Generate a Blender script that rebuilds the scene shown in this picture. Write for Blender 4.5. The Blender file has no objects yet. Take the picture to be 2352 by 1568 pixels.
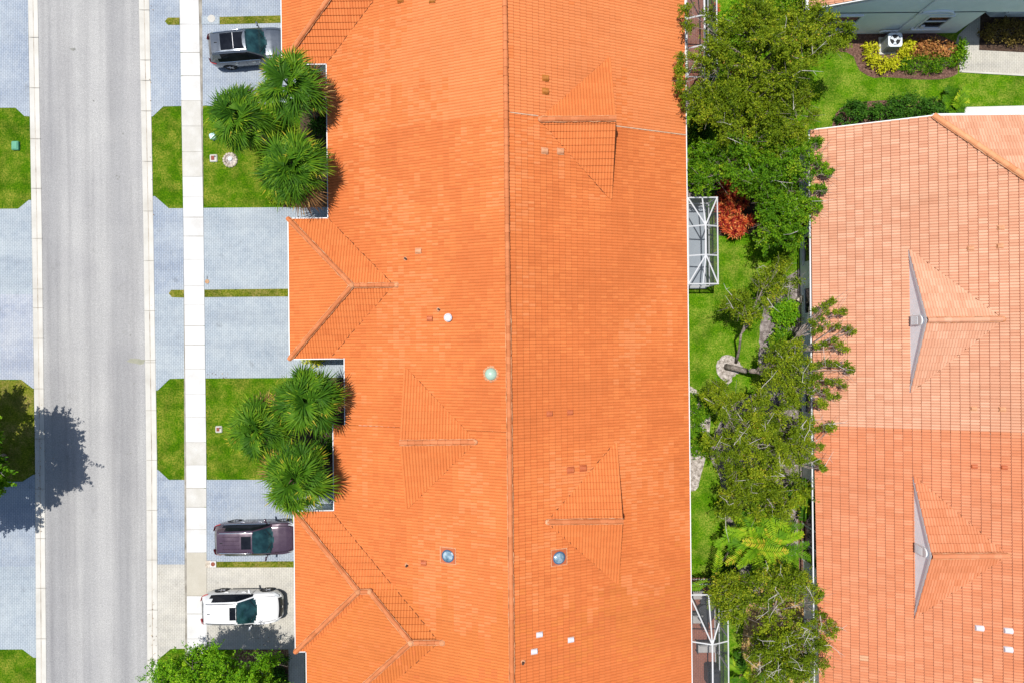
import bpy, math, random
import numpy as np
from mathutils import Vector, Matrix
random.seed(7); rng = np.random.default_rng(7)
C = bpy.context.scene.collection
sc = bpy.context.scene

# ---------------------------------------------------------------- camera, light, exposure
H = 40.0; F = 1568.0; TH = 0.0105            # camera height, focal length on a 2352 px wide frame, roll
cam = bpy.data.objects.new('camera', bpy.data.cameras.new('camera')); C.objects.link(cam)
cam.location = (0, 0, H); cam.rotation_euler = (0, 0, -TH)
cam.data.sensor_width = 36; cam.data.lens = 36 * F / 2352; cam.data.clip_end = 2000
sc.camera = cam
SUNV = Vector((-0.19, 0.13, 1.0)).normalized()
w = bpy.data.worlds.new('World'); sc.world = w; w.use_nodes = True
nt = w.node_tree; sky = nt.nodes.new('ShaderNodeTexSky'); sky.sky_type = 'NISHITA'; sky.sun_disc = False
sky.sun_elevation = math.asin(SUNV.z); sky.sun_rotation = math.atan2(SUNV.x, SUNV.y)
bg = nt.nodes['Background']; bg.inputs[1].default_value = 0.105
nt.links.new(sky.outputs[0], bg.inputs[0])
sl = bpy.data.lights.new('sun', 'SUN'); sl.energy = 4.6; sl.angle = math.radians(0.5); sl.color = (1, 0.965, 0.91)
so = bpy.data.objects.new('sun', sl); C.objects.link(so); so.location = SUNV * 80
so.rotation_euler = SUNV.to_track_quat('Z', 'Y').to_euler()
sc.view_settings.view_transform = 'Standard'; sc.view_settings.look = 'None'
sc.view_settings.exposure = 0.5; sc.view_settings.gamma = 1.0

# ---------------------------------------------------------------- coordinates
def W(px, py, z=0.0):
    dx = px - 1176.0; dy = py - 784.0; k = (H - z) / F
    return ((dx * math.cos(TH) - dy * math.sin(TH)) * k, -(dx * math.sin(TH) + dy * math.cos(TH)) * k, z)
def W2(px, py, z=0.0): return W(px, py, z)[:2]

# ---------------------------------------------------------------- materials
def nd(t, typ, **kw):
    n = t.nodes.new(typ)
    for k, v in kw.items():
        if k.startswith('i_'):
            n.inputs[int(k[2:]) if k[2:].isdigit() else k[2:]].default_value = v
        else: setattr(n, k, v)
    return n
def c4(c): return (c[0], c[1], c[2], 1.0)
def newmat(name):
    m = bpy.data.materials.new(name); m.use_nodes = True
    t = m.node_tree; return m, t, t.nodes['Principled BSDF'], t.links
def ramp(t, cols, fac):
    r = nd(t, 'ShaderNodeValToRGB'); e = r.color_ramp.elements
    n = len(cols)
    for i, c in enumerate(cols):
        p, col = c if len(c) == 2 else (i / (n - 1), c)
        if i < 2: el = e[i]; el.position = p
        else: el = e.new(p)
        el.color = c4(col)
    t.links.new(fac, r.inputs[0]); return r.outputs[0]
def noise(t, coord, scale, detail=5, rough=0.55, sc3=None, loc=(0, 0, 0)):
    mp = nd(t, 'ShaderNodeMapping'); mp.inputs[1].default_value = loc
    if sc3: mp.inputs[3].default_value = sc3
    t.links.new(coord, mp.inputs[0])
    n = nd(t, 'ShaderNodeTexNoise'); n.inputs['Scale'].default_value = scale
    n.inputs['Detail'].default_value = detail; n.inputs['Roughness'].default_value = rough
    t.links.new(mp.outputs[0], n.inputs[0]); return n.outputs[0]
def mix(t, mode, fac, a, b):
    n = nd(t, 'ShaderNodeMix', data_type='RGBA', blend_type=mode)
    for v, s in ((fac, 0), (a, 6), (b, 7)):
        if hasattr(v, 'is_linked'): t.links.new(v, n.inputs[s])
        elif isinstance(v, (int, float)): n.inputs[s].default_value = v if s == 0 else (v, v, v, 1)
        else: n.inputs[s].default_value = c4(v)
    return n.outputs[2]
def bump(t, b, h, strength, dist=0.02):
    n = nd(t, 'ShaderNodeBump'); n.inputs['Strength'].default_value = strength; n.inputs['Distance'].default_value = dist
    t.links.new(h, n.inputs['Height']); t.links.new(n.outputs[0], b.inputs['Normal'])
def M(name, cols, rough=0.8, scale=3.0, fine=0.25, fscale=60, bmp=0.0, metal=0.0, spec=0.3, coord='Object', alpha=1.0, detail=5):
    m, t, b, L = newmat(name)
    tc = nd(t, 'ShaderNodeTexCoord').outputs[coord]
    if not isinstance(cols[0], (tuple, list)): cols = [cols, tuple(x * 0.9 for x in cols)]
    if len(cols[0]) == 3:
        n = len(cols); cols = [(0.3 + 0.4 * i / (n - 1), c) for i, c in enumerate(cols)]
    col = ramp(t, cols, noise(t, tc, scale, detail))
    fn = noise(t, tc, fscale, 3)
    if fine:
        g = ramp(t, [(0.3, (1 - fine,) * 3), (0.7, (1 + fine,) * 3)], fn)
        col = mix(t, 'MULTIPLY', 1.0, col, g)
    L.new(col, b.inputs['Base Color'])
    b.inputs['Roughness'].default_value = rough; b.inputs['Metallic'].default_value = metal
    b.inputs['Specular IOR Level'].default_value = spec
    if alpha < 1: b.inputs['Alpha'].default_value = alpha
    if bmp: bump(t, b, fn, bmp)
    return m
def leafmat(name, cols, trans=0.35, rough=0.6, spread=1.0):
    """leaves: every leaf takes its own tone from a face value; light passes through"""
    m, t, b, L = newmat(name)
    g = nd(t, 'ShaderNodeAttribute', attribute_name='tone')
    col = ramp(t, cols, g.outputs['Fac'])
    L.new(col, b.inputs['Base Color']); b.inputs['Roughness'].default_value = rough
    b.inputs['Specular IOR Level'].default_value = 0.12
    tr = nd(t, 'ShaderNodeBsdfTranslucent')
    L.new(mix(t, 'MULTIPLY', 1.0, col, (1.25, 1.3, 0.6)), tr.inputs[0])
    ms = nd(t, 'ShaderNodeMixShader'); ms.inputs[0].default_value = trans
    L.new(b.outputs[0], ms.inputs[1]); L.new(tr.outputs[0], ms.inputs[2])
    L.new(ms.outputs[0], t.nodes['Material Output'].inputs[0])
    return m
def tilemat(name, c_lo, c_mid, c_hi, patch, rough=0.75):
    """clay roof tile: one tone per tile from its uv cell, broad weathering, fine grain"""
    m, t, b, L = newmat(name)
    uv = nd(t, 'ShaderNodeUVMap').outputs[0]; tc = nd(t, 'ShaderNodeTexCoord').outputs['Object']
    wn = nd(t, 'ShaderNodeTexWhiteNoise', noise_dimensions='2D'); L.new(uv, wn.inputs['Vector'])
    per = ramp(t, [(0.0, c_lo), (0.5, c_mid), (1.0, c_hi)], wn.outputs['Value'])
    big = noise(t, tc, 0.22, 4, 0.6)
    pc = ramp(t, [(0.35, (0.93, 0.93, 0.93)), (0.65, (1.04, 1.05, 1.07))], big)
    col = mix(t, 'MULTIPLY', patch, per, pc)
    sk = noise(t, tc, 1.0, 5, 0.6, sc3=(0.18, 2.2, 0.5), loc=(3, 8, 1))
    col = mix(t, 'MULTIPLY', 1.0, col, ramp(t, [(0.3, (0.93, 0.92, 0.9)), (0.55, (1.02, 1.02, 1.02))], sk))
    st = noise(t, tc, 9.0, 5, 0.7)
    col = mix(t, 'MULTIPLY', 0.5, col, ramp(t, [(0.3, (0.88, 0.86, 0.84)), (0.7, (1.08, 1.08, 1.08))], st))
    L.new(col, b.inputs['Base Color']); b.inputs['Roughness'].default_value = rough
    b.inputs['Specular IOR Level'].default_value = 0.25
    return m
def pavermat(name, c1, c2, mortar, light, fade=0.55, mc=0.68):
    m, t, b, L = newmat(name)
    tc = nd(t, 'ShaderNodeTexCoord').outputs['Object']
    mp = nd(t, 'ShaderNodeMapping'); mp.inputs[2].default_value = (0, 0, math.pi / 2); L.new(tc, mp.inputs[0])
    br = nd(t, 'ShaderNodeTexBrick'); L.new(mp.outputs[0], br.inputs[0])
    for i, v in ((1, c4(c1)), (2, c4(c2)), (3, c4(mortar)), (4, 1.0), (5, 0.007), (6, 0.2), (7, 0.0), (8, 0.2), (9, 0.105)):
        br.inputs[i].default_value = v
    p = noise(t, tc, 0.55, 5, 0.6)
    f = ramp(t, [(0.38, (0, 0, 0)), (0.68, (fade,) * 3)], p)
    col = mix(t, 'MIX', f, br.outputs[0], light)
    bw = nd(t, 'ShaderNodeTexBrick'); L.new(mp.outputs[0], bw.inputs[0])
    for i, v in ((1, (1, 1, 1, 1)), (2, (.93, .93, .93, 1)), (3, tuple([mc] * 3) + (1,)), (4, 1.0), (5, 0.011), (6, 0.2), (7, 0.0), (8, 0.2), (9, 0.105)): bw.inputs[i].default_value = v
    col = mix(t, 'MULTIPLY', 1.0, col, bw.outputs[0])
    sp = noise(t, tc, 1.3, 4, 0.5, loc=(14, 3, 7))
    col = mix(t, 'MULTIPLY', 1.0, col, ramp(t, [(0.22, (0.72, 0.72, 0.72)), (0.36, (1, 1, 1))], sp))
    tk = noise(t, tc, 0.9, 4, 0.6, sc3=(0.12, 1.2, 1), loc=(1, 5, 2))
    col = mix(t, 'MULTIPLY', 0.8, col, ramp(t, [(0.3, (0.86, 0.87, 0.89)), (0.55, (1.04, 1.04, 1.03))], tk))
    st = noise(t, tc, 3.0, 6, 0.65, loc=(4, 9, 1))
    col = mix(t, 'MULTIPLY', 0.6, col, ramp(t, [(0.3, (0.82, 0.83, 0.85)), (0.62, (1.08, 1.08, 1.07))], st))
    L.new(col, b.inputs['Base Color']); b.inputs['Roughness'].default_value = 0.85
    bump(t, b, br.outputs[1], -0.25, 0.006)
    return m
def grassmat(name, cols, dry):
    m, t, b, L = newmat(name)
    tc = nd(t, 'ShaderNodeTexCoord').outputs['Object']
    a = noise(t, tc, 1.1, 6, 0.65); f = noise(t, tc, 11, 5, 0.75); f2 = noise(t, tc, 45, 3, 0.7)
    col = ramp(t, [(0.32, cols[0]), (0.5, cols[1]), (0.66, cols[2])], f)
    d = ramp(t, [(0.42, (0, 0, 0)), (0.64, (0.85,) * 3)], a)
    col = mix(t, 'MIX', d, col, mix(t, 'MIX', ramp(t, [(0.4, (0, 0, 0)), (0.6, (1, 1, 1))], f), cols[1], dry))
    dk = noise(t, tc, 0.8, 5, 0.6, loc=(5, 2, 8))
    col = mix(t, 'MULTIPLY', 1.0, col, ramp(t, [(0.32, (0.62, 0.68, 0.6)), (0.55, (1.08, 1.06, 1.05))], dk))
    col = mix(t, 'MULTIPLY', 0.9, col, ramp(t, [(0.33, (0.38, 0.42, 0.35)), (0.66, (1.55, 1.5, 1.4))], f2))
    L.new(col, b.inputs['Base Color']); b.inputs['Roughness'].default_value = 0.9
    b.inputs['Specular IOR Level'].default_value = 0.03
    bump(t, b, f2, 0.9, 0.05)
    return m
def asphaltmat():
    m, t, b, L = newmat('asphalt')
    tc = nd(t, 'ShaderNodeTexCoord').outputs['Object']
    s = noise(t, tc, 1.6, 5, 0.6, sc3=(1.0, 0.03, 1)); p = noise(t, tc, 0.35, 6, 0.6); g = noise(t, tc, 26, 4, 0.85)
    col = ramp(t, [(0.32, (0.212, 0.209, 0.207)), (0.52, (0.265, 0.262, 0.256)), (0.7, (0.292, 0.288, 0.281))], s)
    col = mix(t, 'MULTIPLY', 0.7, col, ramp(t, [(0.3, (0.86, 0.86, 0.88)), (0.7, (1.08, 1.08, 1.07))], p))
    col = mix(t, 'MULTIPLY', 1.0, col, ramp(t, [(0.28, (0.5,) * 3), (0.5, (1, 1, 1)), (0.75, (1.5,) * 3)], g))
    g2 = noise(t, tc, 10, 3, 0.8, loc=(3, 1, 0))
    col = mix(t, 'MULTIPLY', 1.0, col, ramp(t, [(0.28, (0.86, 0.86, 0.87)), (0.5, (1, 1, 1)), (0.72, (1.14, 1.13, 1.12))], g2))
    s2 = noise(t, tc, 0.8, 3, 0.5, sc3=(1.0, 0.012, 1), loc=(7.3, 0, 0))
    col = mix(t, 'MULTIPLY', 1.0, col, ramp(t, [(0.36, (0.83, 0.83, 0.835)), (0.5, (0.99, 0.985, 0.975)), (0.64, (1.06, 1.055, 1.04))], s2))
    bl = noise(t, tc, 0.9, 5, 0.6, loc=(2, 6, 0))
    col = mix(t, 'MULTIPLY', 1.0, col, ramp(t, [(0.24, (0.8, 0.8, 0.78)), (0.36, (1, 1, 1))], bl))
    L.new(col, b.inputs['Base Color']); b.inputs['Roughness'].default_value = 0.9
    bump(t, b, g, 0.5, 0.008)
    return m
def paintmat(name, c, rough=0.28, metal=0.0, coat=0.8):
    m, t, b, L = newmat(name)
    tc = nd(t, 'ShaderNodeTexCoord').outputs['Object']
    n = noise(t, tc, 2.5, 5, 0.6)
    L.new(ramp(t, [(0.3, tuple(x * 0.93 for x in c)), (0.7, c)], n), b.inputs['Base Color'])
    L.new(ramp(t, [(0.3, (rough * 0.8,) * 3), (0.7, (rough * 1.3,) * 3)], n), b.inputs['Roughness'])
    b.inputs['Metallic'].default_value = metal; b.inputs['Coat Weight'].default_value = coat; b.inputs['Coat Roughness'].default_value = 0.06
    return m

MAT = {}
def mats():
    d = MAT
    d['lawn'] = grassmat('lawn_grass', ((0.014, 0.056, 0.001), (0.045, 0.12, 0.002), (0.115, 0.195, 0.005)), (0.26, 0.24, 0.04))
    d['lawn_back'] = grassmat('back_lawn_grass', ((0.018, 0.078, 0.001), (0.058, 0.155, 0.003), (0.145, 0.24, 0.007)), (0.26, 0.28, 0.05))
    d['lawn_dry'] = grassmat('dry_lawn_grass', ((0.03, 0.055, 0.003), (0.1, 0.13, 0.008), (0.22, 0.21, 0.03)), (0.27, 0.2, 0.08))
    d['asphalt'] = asphaltmat()
    d['concrete'] = M('concrete', [(0.40, 0.39, 0.37), (0.45, 0.445, 0.43), (0.48, 0.475, 0.46)], 0.9, 0.8, 0.06, 40, 0.1)
    d['concrete_tan'] = M('tan_concrete', [(0.32, 0.295, 0.24), (0.36, 0.335, 0.28)], 0.9, 1.2, 0.1, 40, 0.1)
    d['kerb'] = M('kerb_concrete', [(0.36, 0.34, 0.30), (0.42, 0.405, 0.365), (0.45, 0.435, 0.40)], 0.9, 0.7, 0.08, 40, 0.1)
    d['flowline'] = M('flowline_dirt', [(0.18, 0.145, 0.11), (0.33, 0.295, 0.245), (0.4, 0.37, 0.32)], 0.95, 1.1, 0.2, 40)
    d['crack'] = M('joint_dirt', [(0.14, 0.125, 0.1), (0.29, 0.27, 0.23)], 0.95, 1.5, 0.2, 40)
    d['paver_blue'] = pavermat('blue_grey_paver', (0.200, 0.237, 0.293), (0.258, 0.292, 0.340), (0.114, 0.138, 0.173), (0.326, 0.353, 0.372))
    d['paver_pale'] = pavermat('pale_blue_paver', (0.231, 0.269, 0.303), (0.284, 0.320, 0.353), (0.156, 0.186, 0.217), (0.335, 0.365, 0.374))
    d['paver_lilac'] = pavermat('lilac_grey_paver', (0.241, 0.269, 0.328), (0.298, 0.320, 0.366), (0.160, 0.185, 0.233), (0.389, 0.398, 0.402))
    d['paver_beige'] = pavermat('beige_paver', (0.326, 0.306, 0.264), (0.391, 0.370, 0.320), (0.199, 0.185, 0.163), (0.432, 0.410, 0.365), 0.6, 0.84)
    d['mulch'] = M('dark_mulch', [(0.02, 0.012, 0.008), (0.045, 0.026, 0.017), (0.08, 0.05, 0.034)], 0.95, 6, 0.5, 25, 0.9)
    d['mulch_red'] = M('red_brown_mulch', [(0.05, 0.026, 0.02), (0.1, 0.05, 0.035), (0.17, 0.1, 0.075)], 0.95, 9, 0.5, 40, 0.9)
    d['mulch_grey'] = M('grey_mulch', [(0.07, 0.055, 0.05), (0.16, 0.135, 0.125), (0.31, 0.275, 0.26)], 0.95, 4, 0.5, 22, 0.9)
    d['mulch_pale'] = M('pale_mulch', [(0.12, 0.1, 0.08), (0.28, 0.245, 0.215), (0.44, 0.4, 0.37)], 0.95, 5, 0.45, 22, 0.9)
    d['mulch_gold'] = M('golden_mulch', [(0.16, 0.085, 0.03), (0.36, 0.22, 0.08), (0.5, 0.36, 0.17)], 0.95, 6, 0.5, 22, 0.9)
    d['pebble'] = M('brown_pebble', [(0.05, 0.02, 0.01), (0.15, 0.075, 0.035), (0.36, 0.25, 0.15)], 0.9, 9, 0.5, 25, 0.9)
    d['tile'] = tilemat('orange_roof_tile', (0.465, 0.124, 0.0297), (0.480, 0.133, 0.0324), (0.495, 0.143, 0.0369), 0.8)
    d['tile_light'] = tilemat('pale_orange_roof_tile', (0.49, 0.147, 0.042), (0.505, 0.156, 0.047), (0.52, 0.166, 0.053), 0.8)
    d['tile2'] = tilemat('orange_roof_tile_dark', (0.430, 0.110, 0.0252), (0.445, 0.118, 0.0279), (0.465, 0.126, 0.0315), 0.8)
    d['tile3'] = tilemat('orange_roof_tile_rust', (0.430, 0.120, 0.0243), (0.450, 0.127, 0.0270), (0.470, 0.136, 0.0306), 0.8)
    d['tile_pink'] = tilemat('pale_pink_roof_tile', (0.44, 0.205, 0.118), (0.475, 0.235, 0.14), (0.52, 0.285, 0.18), 0.9)
    d['tile_red'] = tilemat('salmon_roof_tile', (0.43, 0.146, 0.062), (0.465, 0.166, 0.075), (0.5, 0.2, 0.1), 0.9)
    d['tile_fade'] = tilemat('faded_roof_tile', (0.45, 0.24, 0.13), (0.46, 0.25, 0.14), (0.48, 0.27, 0.155), 0.4)
    d['cap'] = tilemat('ridge_cap_tile', (0.36, 0.108, 0.034), (0.41, 0.128, 0.043), (0.46, 0.155, 0.058), 0.4)
    d['mortar'] = M('cap_mortar', [(0.38, 0.14, 0.055), (0.45, 0.2, 0.09), (0.5, 0.3, 0.17)], 0.9, 3, 0.2, 30)
    d['joint_shade'] = M('tile_joint_shade', [(0.29, 0.078, 0.02), (0.34, 0.095, 0.026)], 0.9, 4, 0.2, 40)  # dirty joint lines, and tile butts painted darker for the shade on them
    d['gap'] = M('valley_gap', [(0.07, 0.025, 0.01), (0.16, 0.05, 0.018)], 0.95, 6, 0.2, 40)
    d['white'] = M('white_metal', [(0.5, 0.505, 0.51), (0.55, 0.55, 0.55)], 0.45, 2, 0.05)
    d['stucco'] = M('grey_stucco', [(0.7, 0.76, 0.73), (0.76, 0.82, 0.79)], 0.9, 2, 0.08, 70, 0.3)
    d['trim'] = M('grey_trim', [(0.66, 0.69, 0.69), (0.72, 0.75, 0.75)], 0.7, 2, 0.06)
    d['white_wall'] = M('white_gable_stucco', [(0.74, 0.76, 0.77), (0.8, 0.81, 0.82)], 0.9, 2, 0.1, 70, 0.2)
    d['glass'] = M('dark_window_glass', [(0.01, 0.012, 0.014), (0.02, 0.022, 0.026)], 0.08, 1, 0, spec=0.6)
    d['vent_red'] = M('red_vent_metal', [(0.32, 0.075, 0.024), (0.38, 0.1, 0.034)], 0.5, 5, 0.1)
    d['vent_tan'] = M('tan_vent_metal', [(0.4, 0.18, 0.085), (0.46, 0.23, 0.12)], 0.5, 5, 0.1)
    d['vent_brown'] = M('orange_brown_vent_metal', [(0.26, 0.085, 0.01), (0.36, 0.13, 0.02)], 0.5, 5, 0.2)
    d['vent_white'] = M('white_vent_metal', [(0.44, 0.42, 0.46), (0.5, 0.49, 0.52)], 0.4, 5, 0.08)
    d['flash'] = M('flashing_stain', [(0.4, 0.16, 0.07), (0.46, 0.25, 0.14)], 0.8, 6, 0.2, 30)
    d['pipe'] = M('dark_pipe', [(0.05, 0.035, 0.03), (0.1, 0.07, 0.05)], 0.6, 5, 0.1)
    d['sky_dome'] = M('skylight_dome', [(0.05, 0.1, 0.14), (0.16, 0.24, 0.29), (0.36, 0.43, 0.47)], 0.15, 3.5, 0.1, spec=0.3)
    d['sky_rim'] = M('skylight_rim', [(0.03, 0.07, 0.12), (0.06, 0.11, 0.18)], 0.3, 3, 0.1)
    d['dome_green'] = M('green_dome', [(0.24, 0.35, 0.27), (0.33, 0.42, 0.34)], 0.2, 2, 0.08, spec=0.4)
    d['bark'] = M('bark', [(0.1, 0.075, 0.06), (0.2, 0.16, 0.135), (0.32, 0.28, 0.25)], 0.95, 8, 0.3, 30, 0.6)
    d['twig'] = M('pale_twig', [(0.34, 0.31, 0.27), (0.5, 0.47, 0.43)], 0.9, 6, 0.2)
    d['palm_trunk'] = M('palm_trunk', [(0.13, 0.1, 0.075), (0.24, 0.19, 0.15)], 0.95, 8, 0.3, 25, 0.8)
    d['leaf_olive'] = leafmat('olive_leaf', [(0,(.03,.058,.002)),(.35,(.082,.135,.003)),(.7,(.17,.23,.007)),(.93,(.36,.39,.02)),(1,(.44,.25,.04))], .35)
    d['leaf_green'] = leafmat('green_leaf', [(0,(.018,.065,.002)),(.4,(.06,.16,.003)),(.75,(.145,.28,.007)),(1,(.38,.44,.02))], .35)
    d['leaf_lime'] = leafmat('bright_leaf', [(0,(.03,.105,.002)),(.4,(.09,.235,.005)),(.75,(.2,.38,.01)),(1,(.46,.53,.03))], .35)
    d['leaf_dark'] = leafmat('dark_leaf', [(0, (0.012, 0.045, 0.004)), (0.6, (0.038, 0.115, 0.008)), (0.9, (0.085, 0.19, 0.012)), (1, (0.24, 0.29, 0.04))], 0.3)
    d['leaf_palm'] = leafmat('palm_blade', [(0, (0.022, 0.075, 0.004)), (0.45, (0.06, 0.15, 0.006)), (0.8, (0.13, 0.23, 0.008)), (0.96, (0.26, 0.33, 0.02)), (1, (0.4, 0.3, 0.03))], 0.3)
    d['leaf_dead'] = leafmat('dead_blade', [(0.0, (0.09, 0.04, 0.015)), (0.6, (0.2, 0.11, 0.045)), (1.0, (0.42, 0.26, 0.09))], 0.2, 0.7)
    d['leaf_areca'] = leafmat('areca_blade', [(0, (0.045, 0.13, 0.004)), (0.5, (0.12, 0.26, 0.006)), (0.85, (0.25, 0.38, 0.012)), (1, (0.45, 0.38, 0.03))], 0.35)
    d['leaf_red'] = leafmat('cordyline_blade', [(0,(.09,.005,.01)),(.4,(.24,.014,.014)),(.75,(.45,.085,.02)),(1,(.68,.33,.1))], .25)
    d['leaf_yellow'] = leafmat('croton_leaf', [(0.0, (0.2, 0.24, 0.008)), (0.5, (0.42, 0.43, 0.012)), (1.0, (0.6, 0.55, 0.03))])
    d['leaf_copper'] = leafmat('copper_leaf', [(0.0, (0.1, 0.12, 0.02)), (0.45, (0.3, 0.12, 0.04)), (0.8, (0.5, 0.24, 0.08)), (1.0, (0.66, 0.4, 0.1))])
    d['leaf_brown'] = leafmat('brown_hedge_leaf', [(0.0, (0.06, 0.04, 0.012)), (0.5, (0.17, 0.12, 0.03)), (1.0, (0.3, 0.24, 0.06))])
    m, t, b, L = newmat('insect_screen')
    tr = nd(t, 'ShaderNodeBsdfTransparent'); ms = nd(t, 'ShaderNodeMixShader'); ms.inputs[0].default_value = 0.3
    b.inputs['Base Color'].default_value = (0.05, 0.055, 0.06, 1); b.inputs['Roughness'].default_value = 0.8
    L.new(tr.outputs[0], ms.inputs[1]); L.new(b.outputs[0], ms.inputs[2]); L.new(ms.outputs[0], t.nodes['Material Output'].inputs[0])
    d['screen'] = m
    d['slab_grey'] = M('patio_concrete', [(0.3, 0.34, 0.38), (0.35, 0.385, 0.42)], 0.85, 1.5, 0.06)
    d['slab_brick'] = pavermat('brick_patio', (0.26, 0.085, 0.05), (0.32, 0.12, 0.075), (0.14, 0.065, 0.045), (0.34, 0.14, 0.09), 0.3)
    d['black'] = M('black_rubber', [(0.012, 0.012, 0.013), (0.025, 0.025, 0.026)], 0.75, 6, 0.2)
    d['blackgloss'] = M('black_trim', [(0.012, 0.012, 0.014), (0.02, 0.02, 0.023)], 0.3, 3, 0.1, spec=0.5)
    d['chrome'] = M('chrome', [(0.75, 0.76, 0.78), (0.82, 0.82, 0.83)], 0.15, 3, 0.02, metal=1.0)
    d['alloy'] = M('alloy_wheel', [(0.4, 0.4, 0.42), (0.52, 0.52, 0.54)], 0.3, 5, 0.1, metal=0.8)
    d['carglass'] = M('car_windscreen', [(0.003, 0.011, 0.013), (0.008, 0.03, 0.034), (0.018, 0.06, 0.064)], 0.05, 2.2, 0.05, spec=0.5)
    d['cardark'] = M('car_side_glass', [(0.003, 0.004, 0.007), (0.01, 0.012, 0.017)], 0.06, 2, 0.05, spec=0.1)
    d['red_lens'] = M('red_lens', [(0.5, 0.02, 0.03), (0.62, 0.06, 0.07)], 0.15, 4, 0.1, spec=0.6)
    d['clear_lens'] = M('clear_lens', [(0.4, 0.42, 0.44), (0.6, 0.62, 0.63)], 0.12, 9, 0.2, spec=0.7)
    d['p_grey'] = paintmat('steel_grey_paint', (0.1, 0.115, 0.135), 0.22, 0.55)
    d['p_plum'] = paintmat('plum_paint', (0.055, 0.03, 0.047), 0.26, 0.25)
    d['p_white'] = paintmat('white_paint', (0.62, 0.62, 0.62), 0.3)
    d['ac'] = M('grey_ac_casing', [(0.2, 0.22, 0.24), (0.27, 0.29, 0.31)], 0.5, 4, 0.1)
    d['ac_top'] = M('pale_ac_top', [(0.5, 0.54, 0.58), (0.58, 0.62, 0.65)], 0.45, 3, 0.06)
    d['green_box'] = M('green_plastic', [(0.05, 0.2, 0.12), (0.08, 0.26, 0.16)], 0.5, 4, 0.1)
    d['blue_plastic'] = M('pale_blue_plastic', [(0.4, 0.58, 0.64), (0.5, 0.66, 0.7)], 0.5, 4, 0.1)
    d['rust'] = M('rusty_lid', [(0.13, 0.035, 0.02), (0.24, 0.07, 0.04)], 0.8, 8, 0.3)
    d['brass'] = M('brown_cover', [(0.24, 0.13, 0.06), (0.38, 0.22, 0.11)], 0.6, 10, 0.3)
    d['stone'] = M('pale_stone', [(0.24, 0.2, 0.15), (0.36, 0.31, 0.25), (0.46, 0.41, 0.34)], 0.9, 5, 0.3, 25, 0.5)
    d['cushion'] = M('grey_cushion', [(0.36, 0.34, 0.33), (0.44, 0.42, 0.4)], 0.95, 4, 0.15, 60)
    d['darkmetal'] = M('dark_metal', [(0.02, 0.02, 0.022), (0.045, 0.045, 0.05)], 0.5, 4, 0.2)
    d['oil'] = M('oil_stain', [(0.13, 0.13, 0.12), (0.19, 0.19, 0.17)], 0.9, 4, 0.2)
    d['bare'] = M('bare_soil', [(0.09, 0.085, 0.025), (0.2, 0.165, 0.08), (0.3, 0.25, 0.16)], 0.95, 5, 0.5, 25, 0.6)
    d['party'] = M('party_mortar', [(0.42, 0.26, 0.15), (0.5, 0.38, 0.27)], 0.9, 4, 0.2, 30)
    d['moss'] = M('pale_stain', [(0.2, 0.2, 0.15), (0.25, 0.245, 0.19)], 0.9, 3, 0.2)
mats()

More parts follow.
